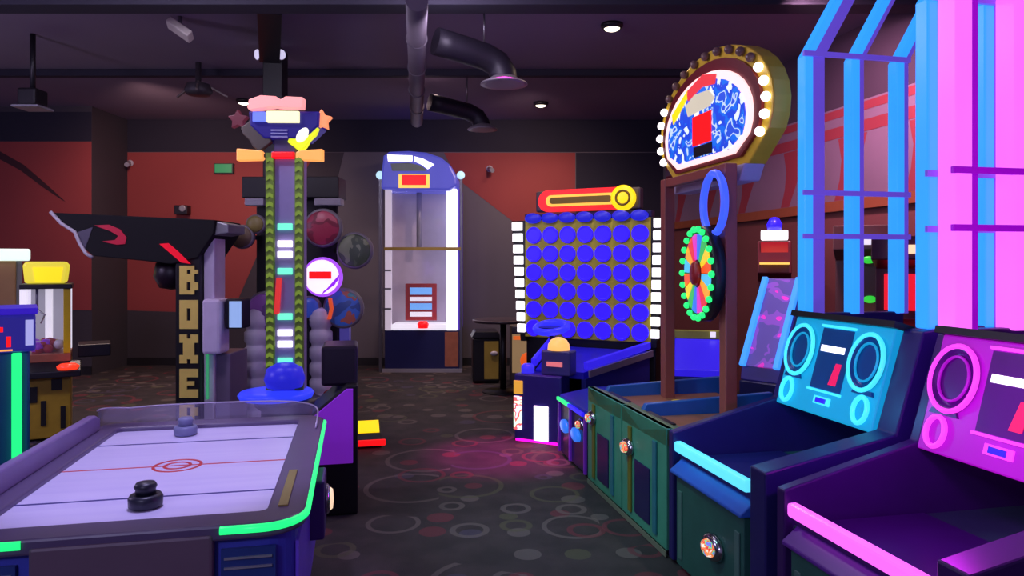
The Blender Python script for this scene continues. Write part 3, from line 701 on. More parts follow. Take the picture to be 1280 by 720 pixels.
sg = MB().box((tx(504), y0 + .2, tz(402)), (tx(544), y0 + .24, tz(355)), REDP).build('prize_sign', TG, bevel=.01)
for a, b_, c in ((360, 369, glow('sky_sign', (110, 170, 245), .9)), (372, 377, W_SOFT), (380, 388, glow('sky_sign', (110, 170, 245), .9)), (391, 397, W_SOFT)):
    MB().box((tx(510), y0 + .19, tz(b_)), (tx(538), y0 + .2, tz(a)), c).build('sign_stripe', sg)
MB().box((tx(489), y0 + .0, tz(412)), (tx(558), y0 + .5, tz(406)), W_SOFT).build('lit_deck', TG)
MB().lathe([(.1, 0), (.12, .06), (.08, .1), (0, .1)], R_GLOW, c=(tx(529), y0 - .02, tz(410)), n=20, sx=.7, sy=.6).build('red_knob', TG)
HB = mat('blue_header_plastic', (88, 92, 205), .3)
hdr = [(478, 237), (479, 214), (481, 196), (488, 191), (512, 190), (534, 192), (552, 198), (564, 208), (571, 222), (572, 232), (562, 239)]
hd = MB().prism([(tx(a), tz(b_)) for a, b_ in hdr], glow('blue_lit_header', (86, 88, 205), .6), a=y0 - .12, b=y1).build('header', TG, bevel=.03)
for pl in ([(486, 195), (517, 196), (517, 203), (487, 203)], [(519, 197), (530, 200), (544, 207), (536, 213), (528, 207), (519, 203)]):
    MB().prism([(tx(a), tz(b_)) for a, b_ in pl], W_GLOW, a=y0 - .135, b=y0 - .12).build('white_window', hd)
MB().prism([(tx(a), tz(b_)) for a, b_ in [(490, 206), (512, 205), (526, 208), (534, 213), (534, 215), (492, 215)]], mat('grey_green_window', (120, 138, 122), .3), a=y0 - .13, b=y0 - .12).build('dark_window', hd)
MB().box((tx(500), y0 - .13, tz(236)), (tx(538), y0 - .12, tz(219)), glow('yellow_border', (255, 210, 90), 1.0)).build('display_border', hd)
MB().box((tx(504), y0 - .138, tz(232.5)), (tx(534), y0 - .13, tz(220)), glow('pure_red_display', (240, 5, 5), 1.0)).build('red_display', hd)
for px in (475, 576): MB().ball((tx(px), y0, tz(219)), .06, glow('pale_cyan_lamp', (190, 230, 250), 1.0), 14, 8).build('side_lamp', TG)
for px in (475, 576): MB().box((tx(px) - .02, y0 + .02, 0), (tx(px) + .02, y0 + .1, tz(221)), STEEL).build('side_pole', TG)
for py in (337, 360, 385): MB().box((tx(478) , y0 - .012, tz(py + 2)), (tx(489), y0, tz(py)), STEEL).build('post_bracket', TG)

# ------------------------------------------------------------------ bar table, bin and small poster cabinet
d = 8.9
o = thing('bar_table', 'tall black round bar table in front of the grey back wall', 'table', (X(629, d), d, 0))
tt = Z(399, d)
MB().lathe([(0, tt - .035), (.36, tt - .035), (.38, tt - .02), (.38, tt - .005), (.36, tt), (0, tt)], mat('black_table_laminate', (70, 58, 66), .3), n=40).build('table_top', o)
MB().lathe([(.04, .03), (.04, tt - .04)], BLACK, n=18).build('pedestal', o)
MB().lathe([(.26, 0), (.26, .015), (.06, .04), (0, .04)], BLACK, n=32).build('foot_plate', o)
o = thing('litter_bin', 'dark litter bin with a mustard panel behind the bar table', 'bin', (X(606, 9.7), 9.7, 0), .1)
MB().box((-.17, -.2, .02), (.19, .2, .60), BLACK).build('bin_body', o, bevel=.02)
MB().prism([(-.19, .60), (.21, .60), (.16, .69), (-.14, .69)], DARK, a=-.22, b=.22).build('lid', o, bevel=.01)
MB().box((-.02, -.21, .06), (.17, -.2, .56), mat('mustard_panel', (176, 152, 60), .5)).build('mustard_panel', o)
MB().lathe([(.05, 0), (.05, .02), (0, .025)], WHITE, c=(.11, -.21, .4), ax=((1,0,0),(0,0,1),(0,-1,0)), n=16, sy=.6).build('sticker', o)
o = thing('poster_cabinet', 'small grey cabinet with a glowing orange poster beside the grid game', 'cabinet', (X(656, 9.4), 9.4, 0), -.05)
MB().box((-.2, 0, .0), (.2, .36, .78), mat('warm_grey_cabinet', (96, 86, 82), .5)).build('cabinet', o, bevel=.012)
pf = MB().box((-.165, -.012, .16), (.165, 0, .66), glow('tan_poster', (150, 120, 86), .75)).build('poster', o)
MB().box((-.15, -.018, .59), (.15, -.012, .64), glow('orange_strip', (220, 100, 40), .9)).build('poster_heading', pf)
MB().lathe([(.11, 0), (.1, .006), (0, .007)], glow('orange_blob', (232, 92, 30), .9), c=(.05, -.012, .32), ax=((1,0,0),(0,0,1),(0,-1,0)), n=24).build('orange_picture', pf)

# ------------------------------------------------------------------ star-topped light tower
k = 5.6
LT = thing('light_tower_game', 'slim light tower game topped by stars and a blue header', 'arcade game', (X(360, k), k, 0), .03)
def lx(px): return X(px, k) - X(360, k)
def lz(py): return Z(py, k)
MB().lathe([(.30, 0), (.30, .05), (.2, .09), (.2, .46), (.25, .5), (.25, .54), (0, .54)], mat('deep_navy_base', (24, 24, 60), .35), n=32).build('base', LT)
MB().lathe([(.24, .545), (.27, .55), (.285, .58), (.27, .6), (.2, .61), (0, .61)], glow('blue_base_ring', (45, 60, 235), 1.0), c=(-.09, 0, 0), n=36).build('glowing_ring', LT)
MB().lathe([(.13, .6), (.15, .66), (.13, .74), (.06, .78), (0, .785)], B_DEEP, c=(.02, -.16, .06), n=24).build('strike_pad', LT)
MB().box((lx(341), -.05, .6), (lx(378), .14, lz(190)), mat('violet_grey_column', (165, 152, 205), .4)).build('column_body', LT, bevel=.01)
CHEV = mat('olive_green_strip', (120, 150, 50), .4); CHL = glow('dim_green_led', (118, 142, 48), .75)
for a, b_ in ((336.5, 346.5), (372, 382)):
    m = MB().box((lx(a), -.085, .62), (lx(b_), -.05, lz(193)), CHEV)
    st = m.build('chevron_strip', LT)
    m = MB(); z = .66
    while z < lz(200):
        m.prism([(lx(a) + .005, z), ((lx(a) + lx(b_)) / 2, z + .018), (lx(b_) - .005, z), (lx(b_) - .005, z + .03), ((lx(a) + lx(b_)) / 2, z + .048), (lx(a) + .005, z + .03)], CHL, a=-.092, b=-.085); z += .068
    m.build('chevron_lights', st)
for py, mm in ((284, MINT), (305, W_GLOW), (318, W_GLOW), (339, MINT), (395, MINT), (415, W_GLOW), (429, W_GLOW), (450, MINT)):
    MB().box((lx(350), -.07, lz(py + 4)), (lx(368), -.05, lz(py - 4)), mm).build('level_light', LT, bevel=.004)
MB().prism([(lx(349), lz(347)), (lx(355), lz(347)), (lx(352), lz(392)), (lx(346), lz(392))], glow('red_arrow', (215, 50, 50), .9), a=-.075, b=-.05).build('red_arrow', LT)
# header
hz = MB().prism([(lx(316), lz(142)), (lx(403), lz(142)), (lx(402), lz(160)), (lx(385), lz(176)), (lx(335), lz(176)), (lx(318), lz(160))], glow('indigo_header', (38, 28, 130), .55), a=-.1, b=.16).build('header', LT, bevel=.015)
MB().box((lx(345), -.06, lz(192)), (lx(372), .12, lz(170)), mat('ribbed_violet_neck', (80, 74, 120), .4)).build('neck', LT, bevel=.008)
MB().prism([(lx(318), lz(140)), (lx(320), lz(130)), (lx(334), lz(125)), (lx(352), lz(126)), (lx(358), lz(130)), (lx(364), lz(126)), (lx(385), lz(127)), (lx(384), lz(140)), (lx(362), lz(140)), (lx(350), lz(138.5)), (lx(334), lz(141)), (lx(320), lz(143))], glow('salmon_sign', (255, 160, 160), 1.0), a=-.16, b=-.06).build('salmon_sign', LT, bevel=.006)
MB().box((lx(340), -.135, lz(157)), (lx(379), -.1, lz(143)), glow('cream_screen', (250, 246, 190), 1.1)).build('cream_panel', hz, bevel=.004)
MB().box((lx(323), -.135, lz(156)), (lx(338), -.1, lz(144)), glow('periwinkle', (105, 125, 250), 1.0)).build('blue_panel', hz, bevel=.004)
for q_, py in enumerate((166, 170, 174)): MB().box((lx(344), -.11, lz(py + 1)), (lx(364), -.09, lz(py - 1)), mat('pale_violet_bar', (150, 150, 200), .4)).build('grille_bar', hz)
def star(px, py, r, m, name, lab):
    pts = []
    for i in range(10):
        a = PI/2 + PI * i / 5; rr = r if i % 2 == 0 else r * .55
        pts.append((lx(px) + rr * math.cos(a), lz(py) + rr * math.sin(a)))
    MB().prism(pts, m, a=-.08, b=-.02).build(name, LT, bevel=.006, label=lab)
star(404, 152, .085, glow('peach_star', (255, 150, 100), 1.0), 'star', 'lit peach star')
star(302, 152, .08, glow('dim_red_star', (92, 36, 52), .8), 'star', 'unlit dull red star, faint glow put into its colour')  # weak emission added to the star's dull red
for s, px in ((1, 405), (-1, 301)): MB().bar((lx(360 + s * 40), .0, lz(152)), (lx(px), -.02, lz(152)), .02, .02, BLACK).build('star_arm', LT)
def hexbow(px, py, ang, m, name, lab):
    pts = []
    for x_, z_ in ((-.115, -.06), (-.06, -.075), (0, -.066), (.06, -.075), (.115, -.06), (.115, .06), (.06, .075), (0, .066), (-.06, .075), (-.115, .06)):
        c, s_ = math.cos(ang), math.sin(ang); pts.append((lx(px) + x_ * c - z_ * s_, lz(py) + x_ * s_ + z_ * c))
    return MB().prism(pts, m, a=-.09, b=-.03).build(name, LT, bevel=.008, label=lab)
hb = hexbow(382, 171, math.radians(52), glow('lemon_sign', (225, 235, 30), 1.0), 'corner_sign', 'lit lemon yellow sign')
MB().lathe([(.05, 0), (.045, .012), (0, .018)], glow('cream_lamp', (250, 245, 225), 1.1), c=(lx(382), -.09, lz(171)), ax=((.62,0,.79),(-.79,0,.62),(0,-1,0)), n=24, sx=1.35, sy=.8).build('white_lamp', hb)
hexbow(325, 171, math.radians(128), mat('unlit_khaki_sign', (92, 84, 76), .4), 'corner_sign', 'unlit khaki sign')
for px in (330, 380): MB().bar((lx(345 if px < 350 else 372), 0, lz(176)), (lx(px), -.05, lz(171)), .02, .02, BLACK).build('sign_arm', LT)
MB().box((lx(344), -.1, lz(200)), (lx(372), .0, lz(192)), R_GLOW).build('red_bar', LT, bevel=.01)
for pts in ([(301, 188), (331, 190), (333, 193), (333, 200), (331, 202), (301, 203)], [(406, 188), (377, 190), (373, 193), (373, 200), (377, 202), (406, 203)]):
    MB().prism([(lx(a), lz(b_)) for a, b_ in pts], O_GLOW, a=-.09, b=-.02).build('orange_wing', LT, bevel=.008)
MB().box((lx(332), -.06, lz(198)), (lx(374), -.0, lz(194)), BLACK).build('wing_bar', LT)

# ------------------------------------------------------------------ dark game ringed with round disc signs, round the column
k = 6.75
DG = thing('disc_sign_game', 'dark game behind the tower hung with big round coloured discs', 'arcade game', (X(362, k), k, 0), 0)
def gx(px): return X(px, k) - X(362, k)
def gz(py): return Z(py, k)
MB().box((gx(306), .12, .0), (gx(420), .6, gz(400)), DARK).build('cabinet', DG, bevel=.02)
MB().box((gx(306), .3, gz(400)), (gx(412), .36, gz(232)), BLACK).build('backboard', DG, bevel=.01)
MB().box((gx(297), .1, gz(246)), (gx(420), .42, gz(219)), BLACK).build('header_box', DG, bevel=.01)
for a, b_ in ((302, 326), (390, 424)): MB().box((gx(a), .07, gz(256)), (gx(b_), .2, gz(247)), SILVER).build('header_lamp', DG, bevel=.008)
RIM = mat('pale_disc_rim', (120, 116, 124), .35)
def disc(px, py, r, m, lab, y=0.0, sx=1.0, rim=None):
    r = r / F * k; c = (gx(px), y, gz(py))
    o = MB().lathe([(r, -.03), (r * 1.02, 0), (r * .98, .03), (r * .9, .036)], rim or RIM, c=c, ax=((1,0,0),(0,0,1),(0,-1,0)), n=36, sx=sx).build('disc_sign', DG, label=lab)
    MB().lathe([(r * .92, .03), (r * .8, .05), (r * .4, .062), (0, .065)], m, c=c, ax=((1,0,0),(0,0,1),(0,-1,0)), n=36, sx=sx).build('disc_face', o)
    MB().bar((gx(px), .03, gz(py)), (gx(min(px, 408)) if px > 362 else gx(max(px, 310)), .32, gz(py)), .04, .04, BLACK).build('disc_bracket', o)
    return o
disc(404, 285, 24, lit_art('crimson_disc', [(0, (120, 34, 58)), (.48, (92, 26, 46)), (.56, (140, 60, 80))], 5, .35), 'dull crimson disc')
disc(442, 313, 23, lit_art('moss_disc', [(0, (70, 76, 64)), (.48, (54, 60, 52)), (.57, (96, 98, 84))], 5, .3), 'dull moss green disc', .06)
o = disc(407, 346, 24, glow('white_violet_disc', (255, 225, 255), 1.2), 'lit white and violet disc', -.1, rim=glow('violet_disc_rim', (170, 80, 250), 1.0))
c = (gx(407), -.17, gz(346))
MB().box((gx(393), -.185, gz(348)), (gx(420), -.165, gz(339)), R_GLOW).build('red_label', o, bevel=.004)
MB().prism([(gx(410), gz(363)), (gx(428), gz(350)), (gx(429), gz(343)), (gx(424), gz(355)), (gx(408), gz(367))], glow('violet_crescent', (140, 40, 250), 1.0), a=-.165, b=-.15).build('violet_crescent', o)
disc(430, 385, 25, lit_art('blue_planet_disc', [(0, (36, 52, 110)), (.48, (44, 70, 150)), (.56, (120, 60, 60)), (.6, (50, 90, 110))], 4, .4), 'deep blue disc', -.02)
disc(333, 388, 24, lit_art('plum_disc', [(0, (92, 52, 118)), (.5, (70, 44, 96))], 4, .35), 'plum purple disc', -.02)
disc(302, 296, 15, mat('tan_disc_face', (110, 92, 70), .4), 'small tan disc', .02)
disc(318, 280, 12, mat('khaki_disc_face', (128, 116, 60), .4), 'small khaki disc', .05)
disc(388, 384, 14, glow('blue_small_disc', (50, 70, 170), .5), 'small blue disc', -.02)
MB().prism([(gx(414), gz(372)), (gx(418), gz(372)), (gx(420), gz(385)), (gx(417), gz(398)), (gx(413), gz(398)), (gx(416), gz(385))], glow('orange_arc', (215, 80, 40), .8), a=-.12, b=-.085).build('orange_arc', DG)
SIL2 = mat('ribbed_grey_plastic', (205, 200, 220), .4)
for px, w_ in ((322, 15), (402, 14)):
    r = w_ / F * k; prof = [(r * .9, .1)]
    z = .1
    while z < gz(404):
        prof += [(r, z + .02), (r, z + .1), (r * .82, z + .12), (r * .82, z + .14)]; z += .15
    prof += [(r * .5, z + .02), (0, z + .03)]
    MB().lathe(prof, SIL2, c=(gx(px), -.02, 0), n=28).build('ribbed_column', DG)
for px in (424, 430):
    MB().box((gx(px) - .025, .12, 0), (gx(px) + .02, .2, gz(402)), glow('violet_post', (80, 70, 160), .5)).build('violet_post', DG)
for px in (396, 414): MB().box((gx(px) - .05, -.1, .3), (gx(px) + .05, .05, .42), REDP).build('red_button_box', DG, bevel=.01)

# purple wedge-sided cabinet at the far corner of the air hockey table
k = 4.55
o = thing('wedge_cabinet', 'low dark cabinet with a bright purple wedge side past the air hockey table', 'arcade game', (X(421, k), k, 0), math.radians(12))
MB().prism([(-.16, .33), (.1, .33), (.1, .8), (.06, .8), (-.16, .62)], glow('purple_panel_glow', (112, 32, 165), .55, base=(165, 60, 235)), a=-.02, b=0.0).build('purple_side', o, bevel=.004)  # weak emission added to brighten the purple side
MB().prism([(-.16, 0), (.13, 0), (.13, .82), (.06, .82), (-.16, .64)], BLACK, a=.001, b=.5).build('cabinet', o, bevel=.01)
MB().box((-.1, .1, .80), (.13, .45, 1.06), mat('dark_plum_hood', (38, 24, 48), .4)).build('hood', o, bevel=.02)
# lit floor pedal
k = 6.35
o = thing('floor_pedal', 'low floor pedal glowing yellow on top and red in front', 'pedal', (X(457, k), k, 0), math.radians(14))
MB().prism([(-.16, 0), (.12, 0), (.12, .17), (.06, .19), (-.1, .11), (-.16, .04)], BLACK, U=(0,1,0), N=(1,0,0), a=-.13, b=.13).build('pedal_body', o, bevel=.008)
MB().add([(-.115, -.09, .125), (.115, -.09, .125), (.115, .05, .195), (-.115, .05, .195), (-.115, -.09, .11), (.115, -.09, .11), (.115, .05, .18), (-.115, .05, .18)],
   [(0,1,2,3),(7,6,5,4),(0,4,5,1),(1,5,6,2),(2,6,7,3),(3,7,4,0)], Y_GLOW).build('yellow_top', o)
MB().bar((-.13, -.18, .05), (.16, -.18, .05), .03, .05, R_GLOW).build('red_strip', o, bevel=.006)

# ------------------------------------------------------------------ boxing game
k = 6.0
BX = thing('boxing_game', 'black boxing game with yellow upright BOXER lettering and a long canopy', 'arcade game', (X(236, k), k, 0), 0)
def bx(px): return X(px, k) - X(236, k)
def bz(py): return Z(py, k)
MB().box((bx(90), -.05, 0), (bx(268), .6, .12), BLACK).build('floor_platform', BX, bevel=.01)
MB().box((bx(219), 0, .12), (bx(250), .5, bz(300)), BLACK).build('side_column', BX, bevel=.01)
can = [(68, 266), (270, 275), (268, 292), (248, 322), (215, 330), (180, 326), (118, 320), (108, 312), (96, 290), (80, 281)]
cn = MB().prism([(bx(a), bz(b_)) for a, b_ in can], mat('black_canopy_paint', (8, 7, 13), .85), a=-.02, b=.55).build('canopy', BX, bevel=.008)
edge = [(66, 265), (80, 280), (96, 290), (102, 304), (110, 317), (118, 322)]
m = MB(); m.tube([(bx(a), -.03, bz(b_)) for a, b_ in edge], .014, WHITE, 10); m.tube([(bx(a), .56, bz(b_)) for a, b_ in edge], .014, WHITE, 10); m.build('white_edge', cn)
RG = glow('crimson_graphic', (150, 16, 48), .8)
MB().prism([(bx(a), bz(b_)) for a, b_ in [(120, 282), (138, 281), (152, 287), (160, 297), (158, 305), (148, 306), (130, 302), (146, 300), (150, 295), (140, 289)]], RG, a=-.028, b=-.02).build('red_graphic', cn)
MB().prism([(bx(a), bz(b_)) for a, b_ in [(201, 305), (212, 304), (224, 314), (240, 330), (228, 328), (214, 316)]], glow('bright_red_graphic', (210, 12, 40), .9), a=-.028, b=-.02).build('red_stripe', cn)
MB().prism([(bx(a), bz(b_)) for a, b_ in [(97, 291), (118, 284), (108, 312)]], mat('smoky_plastic', (80, 76, 96), .4), a=-.024, b=-.02).build('smoky_corner', cn)
MB().lathe([(.03, .12), (.05, .02), (.13, -.05), (.15, -.16), (.1, -.26), (0, -.28)], mat('punch_bag_leather', (40, 24, 40), .4), c=(bx(196), .27, bz(322)), n=24).build('punch_bag', BX)
LY = mat('yellow_letter_paint', (250, 222, 110), .4)
GLY = {'B': ["11110","11011","11110","11110","11011","11011","11110"], 'O': ["11111","11111","11011","11011","11011","11111","11111"],
       'X': ["11011","11111","01110","01110","01110","11111","11011"], 'E': ["11111","11111","11000","11110","11000","11111","11111"], 'R': ["11110","11011","11011","11110","11110","11011","11011"]}
for ch, py in zip('BOXER', (350, 393, 436, 479, 522)):
    m = MB(); cw_, chh = (bx(248) - bx(225)) / 5, (bz(332) - bz(368)) / 7
    for r, row in enumerate(GLY[ch]):
        c = 0
        while c < 5:
            if row[c] == '1':
                e = c
                while e < 5 and row[e] == '1': e += 1
                x0 = bx(225) + c * cw_; zt_ = bz(py) + 3.5 * chh - r * chh
                m.box((x0, -.012, zt_ - chh), (x0 + (e - c) * cw_, 0, zt_), LY); c = e
            else: c += 1
    m.build('letter', BX)
MB().box((bx(250.5), .06, .12), (bx(264), .3, bz(290)), mat('pale_lilac_post', (222, 208, 238), .35)).build('pale_post', BX, bevel=.012)
MB().prism([(bx(246), bz(286)), (bx(264), bz(275)), (bx(284), bz(280)), (bx(284), bz(291)), (bx(266), bz(294))], SILVER, a=.02, b=.4).build('post_cap', BX, bevel=.01)
MB().box((bx(253), -.02, bz(443)), (bx(276), .2, bz(374)), mat('lilac_box', (228, 216, 244), .35)).build('control_box', BX, bevel=.025)
sb = MB().box((bx(278), .05, bz(412)), (bx(300), .25, bz(374)), DARK).build('ticket_screen', BX, bevel=.015)
MB().box((bx(284), .04, bz(410)), (bx(299), .05, bz(377)), glow('pale_blue_screen', (150, 180, 235), .8)).build('screen', sb)
MB().box((bx(256), .02, bz(500)), (bx(258), .05, bz(438)), glow('dull_green_strip', (60, 160, 110), .7)).build('green_strip', BX)
MB().box((bx(258.5), .1, .12), (bx(282), .5, bz(444)), mat('smoke_violet_panel', (120, 104, 132), .4)).build('lower_cabinet', BX, bevel=.01)

# ------------------------------------------------------------------ claw machine and white-header cabinet
k = 6.5
CL = thing('claw_machine', 'yellow claw machine with a lit yellow header and glass case', 'arcade game', (X(58, k), k, 0), math.radians(30))
hw_, dp = .19, .42
def cz(py): return Z(py, k)
cb = MB().box((-hw_, -.05, .02), (hw_, dp, cz(452)), mat('mustard_cabinet', (176, 146, 40), .4, var=.25)).build('base_cabinet', CL, bevel=.012)
for x, z, w2, h2 in ((-.1, .42, .07, .14), (.08, .5, .08, .1), (-.02, .25, .04, .22), (.13, .2, .04, .2)):
    MB().box((x - w2 / 2, -.062, z - h2 / 2), (x + w2 / 2, -.05, z + h2 / 2), BLACK).build('black_panel', cb)
MB().prism([(-.18, cz(462)), (-.05, cz(452)), (.02, cz(452)), (.02, cz(466)), (-.18, cz(470))], DARK, U=(0,1,0), N=(1,0,0), a=-hw_ - .02, b=hw_ + .08).build('control_shelf', CL, bevel=.008)
MB().lathe([(.085, 0), (.09, .03), (.06, .05), (0, .055)], glow('red_button', (250, 60, 35), 1.1), c=(.17, -.12, cz(461)), n=24).build('red_button', CL)
MB().box((-hw_, -.05, cz(452)), (hw_, dp, cz(442)), BROWN).build('case_sill', CL, bevel=.006)
zt, zb_ = cz(360), cz(442)
for x, y, mm in ((-hw_ + .02, -.03, W_SOFT), (hw_ - .03, -.03, mat('bright_yellow_post', (225, 195, 20), .35)), (-hw_ + .02, dp - .03, W_SOFT), (hw_ - .03, dp - .03, W_SOFT)):
    MB().box((x - .028, y - .02, zb_), (x + .028, y + .02, zt), mm).build('corner_post', CL, bevel=.006)
MB().box((-hw_ + .05, dp - .04, zb_), (hw_ - .05, dp - .02, zt), glow('lit_case_back', (165, 160, 178), .6)).build('case_back', CL)
MB().box((-hw_ + .05, -.035, zb_), (hw_ - .06, -.027, zt), clear('clear_game_glass', (220, 220, 235), .07)).build('glass_pane', CL)
MB().box((-.02, .2, zb_), (.04, .25, zt), W_SOFT).build('light_column', CL, bevel=.008)
cw = MB().cyl((-.08, .16, zt), (-.08, .16, zt - .2), .012, STEEL, n=10).build('claw_cable', CL)
m = MB()
for a in range(3):
    an = 2*PI*a/3; p = [Vector((-.08, .16, zt - .2)), Vector((-.08 + .06*math.cos(an), .16 + .06*math.sin(an), zt - .25)), Vector((-.08 + .03*math.cos(an), .16 + .03*math.sin(an), zt - .33))]
    m.tube(p, .009, CHROME, 8)
m.build('claw', cw)
m = MB()
for i in range(26):
    m.ball((random.uniform(-.1, .1), random.uniform(.06, .3), zb_ + random.uniform(.03, .08)), random.uniform(.04, .06), [REDP, WHITE, PURPLE, YELLOW, O_GLOW][i % 4], 10, 6)
po = m.build('plush_prizes', CL); po['kind'] = 'stuff'
MB().box((-hw_ - .01, -.07, cz(361)), (hw_ + .01, dp, cz(355)), DARK).build('case_roof', CL, bevel=.006)
hh = MB().prism([(-.16, cz(354)), (.155, cz(354)), (.175, cz(332)), (.15, cz(327)), (-.155, cz(327)), (-.175, cz(332))], glow('yellow_header', (222, 205, 60), .95), a=-.06, b=.3).build('header_sign', CL, bevel=.02)
MB().prism([(-.08, cz(352)), (.11, cz(352)), (.13, cz(334)), (-.1, cz(334))], Y_GLOW, a=-.068, b=-.06).build('header_art', hh)
MB().box((hw_ + .05, .05, cz(450)), (hw_ + .32, .4, cz(434)), DARK).build('side_shelf', CL, bevel=.01)
# white-header cabinet
k = 7.2
q = thing('arcade_cabinet', 'tan arcade cabinet with a long white lit header beside the claw machine', 'arcade game', (X(8, k), k, 0), math.radians(34))
MB().box((-.5, 0, 0), (.08, .5, Z(326, k)), mat('tan_brown_panel', (150, 112, 72), .45)).build('cabinet', q, bevel=.01)
MB().box((-.52, -.08, Z(326, k)), (.2, .4, Z(311, k)), glow('greenish_white_header', (225, 245, 235), 1.05)).build('header', q, bevel=.02)
MB().box((.08, .05, 0), (.13, .45, Z(326, k)), STEEL).build('side_trim', q)
MB().box((-.45, -.1, .8), (.05, 0, .95), YELLOW).build('control_panel', q, bevel=.01)

# ------------------------------------------------------------------ blue ticket machine with the green light strip
k = 3.75
TK = thing('ticket_station', 'blue ticket machine with an upright green light strip beside the air hockey table', 'ticket machine', (X(10, k), k, 0), math.radians(34))
def kz(py): return Z(py, k)
PM = 1 / 300.0        # metres per photo pixel across this face
MB().box((-.32, .02, 0), (.095, .34, kz(440)), mat('deep_teal_blue_body', (30, 96, 150), .35, var=.3, scale=3)).build('cabinet', TK, bevel=.012)
tb = MB().box((-.34, -.04, kz(440)), (.12, .34, kz(393)), glow('blue_lit_head', (46, 40, 150), .6)).build('head_box', TK, bevel=.015)
MB().box((-.36, -.06, kz(393)), (.13, .34, kz(385)), glow('blue_cap', (52, 26, 190), .8)).build('head_cap', TK, bevel=.006)
MB().box((.075, -.048, kz(432)), (.11, -.04, kz(400)), glow('pale_side_light', (170, 170, 230), .9)).build('side_light', tb)
for a, b_, c, d_ in ((-4, 408, 4, 414), (8, 420, 14, 433)): MB().box(((a - 10) * PM, -.05, kz(d_)), ((c - 10) * PM, -.04, kz(b_)), R_GLOW).build('red_digit', tb)
MB().box((-.07, -.048, kz(438)), (.02, -.04, kz(436)), O_GLOW).build('orange_line', tb)
MB().box((.015, -.012, .5), (.06, .02, kz(442)), G_GLOW).build('green_light_strip', TK, bevel=.008)

# ------------------------------------------------------------------ air hockey table
HT = math.atan2(.212, .977)
AH = thing('air_hockey_table', 'air hockey table with a pale lilac playfield and green edge lights', 'air hockey table', (-1.35, 2.905, 0), HT)
HWD, HL, ZP = .42, .68, .78
def playfield_mat():
    m = bpy.data.materials.new('lilac_playfield'); m.use_nodes = True
    nt = m.node_tree; b = nt.nodes['Principled BSDF']; N, L = nt.nodes.new, nt.links.new
    tc = N('ShaderNodeTexCoord'); vo = N('ShaderNodeTexVoronoi'); vo.inputs['Scale'].default_value = 38; vo.inputs['Randomness'].default_value = 0
    L(tc.outputs['Object'], vo.inputs['Vector'])
    lt = N('ShaderNodeMath'); lt.operation = 'LESS_THAN'; lt.inputs[1].default_value = .09; L(vo.outputs['Distance'], lt.inputs[0])
    nz = N('ShaderNodeTexNoise'); nz.inputs['Scale'].default_value = 2.2
    mp = N('ShaderNodeMapping'); mp.inputs['Scale'].default_value = (.5, 9, 1); L(tc.outputs['Object'], mp.inputs['Vector']); L(mp.outputs[0], nz.inputs['Vector'])
    m1 = N('ShaderNodeMix'); m1.data_type = 'RGBA'; m1.inputs[6].default_value = lin((205, 196, 236)); m1.inputs[7].default_value = lin((226, 220, 246)); L(nz.outputs['Fac'], m1.inputs[0])
    m2 = N('ShaderNodeMix'); m2.data_type = 'RGBA'; m2.inputs[7].default_value = lin((120, 110, 160)); L(lt.outputs[0], m2.inputs[0]); L(m1.outputs[2], m2.inputs[6])
    L(m2.outputs[2], b.inputs['Base Color']); b.inputs['Roughness'].default_value = .3
    return m
RAILM = mat('plum_grey_rail', (92, 78, 112), .35)
CABM = mat('blue_violet_cabinet', (62, 72, 180), .4, var=.25, scale=2.5)
OW = HWD + .125; OL = HL + .12
def rrect(hx, hy, r, n=6):
    pts = []
    for cx, cy, a0 in ((hx - r, hy - r, 0), (-hx + r, hy - r, PI/2), (-hx + r, -hy + r, PI), (hx - r, -hy + r, 1.5*PI)):
        for i in range(n + 1): a = a0 + PI/2 * i / n; pts.append((cx + r * math.cos(a), cy + r * math.sin(a)))
    return pts
top = dict(U=(1,0,0), V=(0,1,0), N=(0,0,1))
MB().prism(rrect(OW - .03, OL - .03, .1), CABM, a=.30, b=ZP - .03, **top).build('cabinet', AH)
MB().prism(rrect(OW - .16, OL - .2, .06), BLACK, a=.0, b=.30, **top).build('plinth', AH)
pf = MB().box((-HWD, -HL, ZP - .03), (HWD, HL, ZP), playfield_mat()).build('playfield', AH)
LB = mat('navy_line_paint', (58, 50, 130), .4); LR = mat('red_line_paint', (205, 60, 70), .4)
for y, mm, w_ in ((-.40, LB, .012), (.40, LB, .012), (0, LR, .01)):
    MB().box((-HWD, y - w_ / 2, ZP), (HWD, y + w_ / 2, ZP + .0012), mm).build('field_line', pf)
for R_ in (.088, .048): MB().lathe([(R_ - .006, 0), (R_ - .006, .0018), (R_ + .006, .0018), (R_ + .006, 0)], LR, c=(0, 0, ZP), n=44, caps=False).build('centre_ring', pf)
def frame(hx0, hy0, hx1, hy1, r0, r1, z0, z1, m, name, parent, n=6, bevel=.008):
    A_, B_ = rrect(hx0, hy0, r0, n), rrect(hx1, hy1, r1, n); k_ = len(A_)
    vs = [(x, y, z) for z in (z0, z1) for ring_ in (A_, B_) for x, y in ring_]
    fs = []
    for i in range(k_):
        j = (i + 1) % k_
        fs += [(i, j, k_ + j, k_ + i), (2*k_ + i, 3*k_ + i, 3*k_ + j, 2*k_ + j), (i, 2*k_ + i, 2*k_ + j, j), (k_ + i, k_ + j, 3*k_ + j, 3*k_ + i)]
    return MB().add(vs, fs, m).build(name, parent, bevel)
frame(HWD, HL, OW, OL, .03, .13, ZP - .028, ZP + .02, RAILM, 'rail', AH)
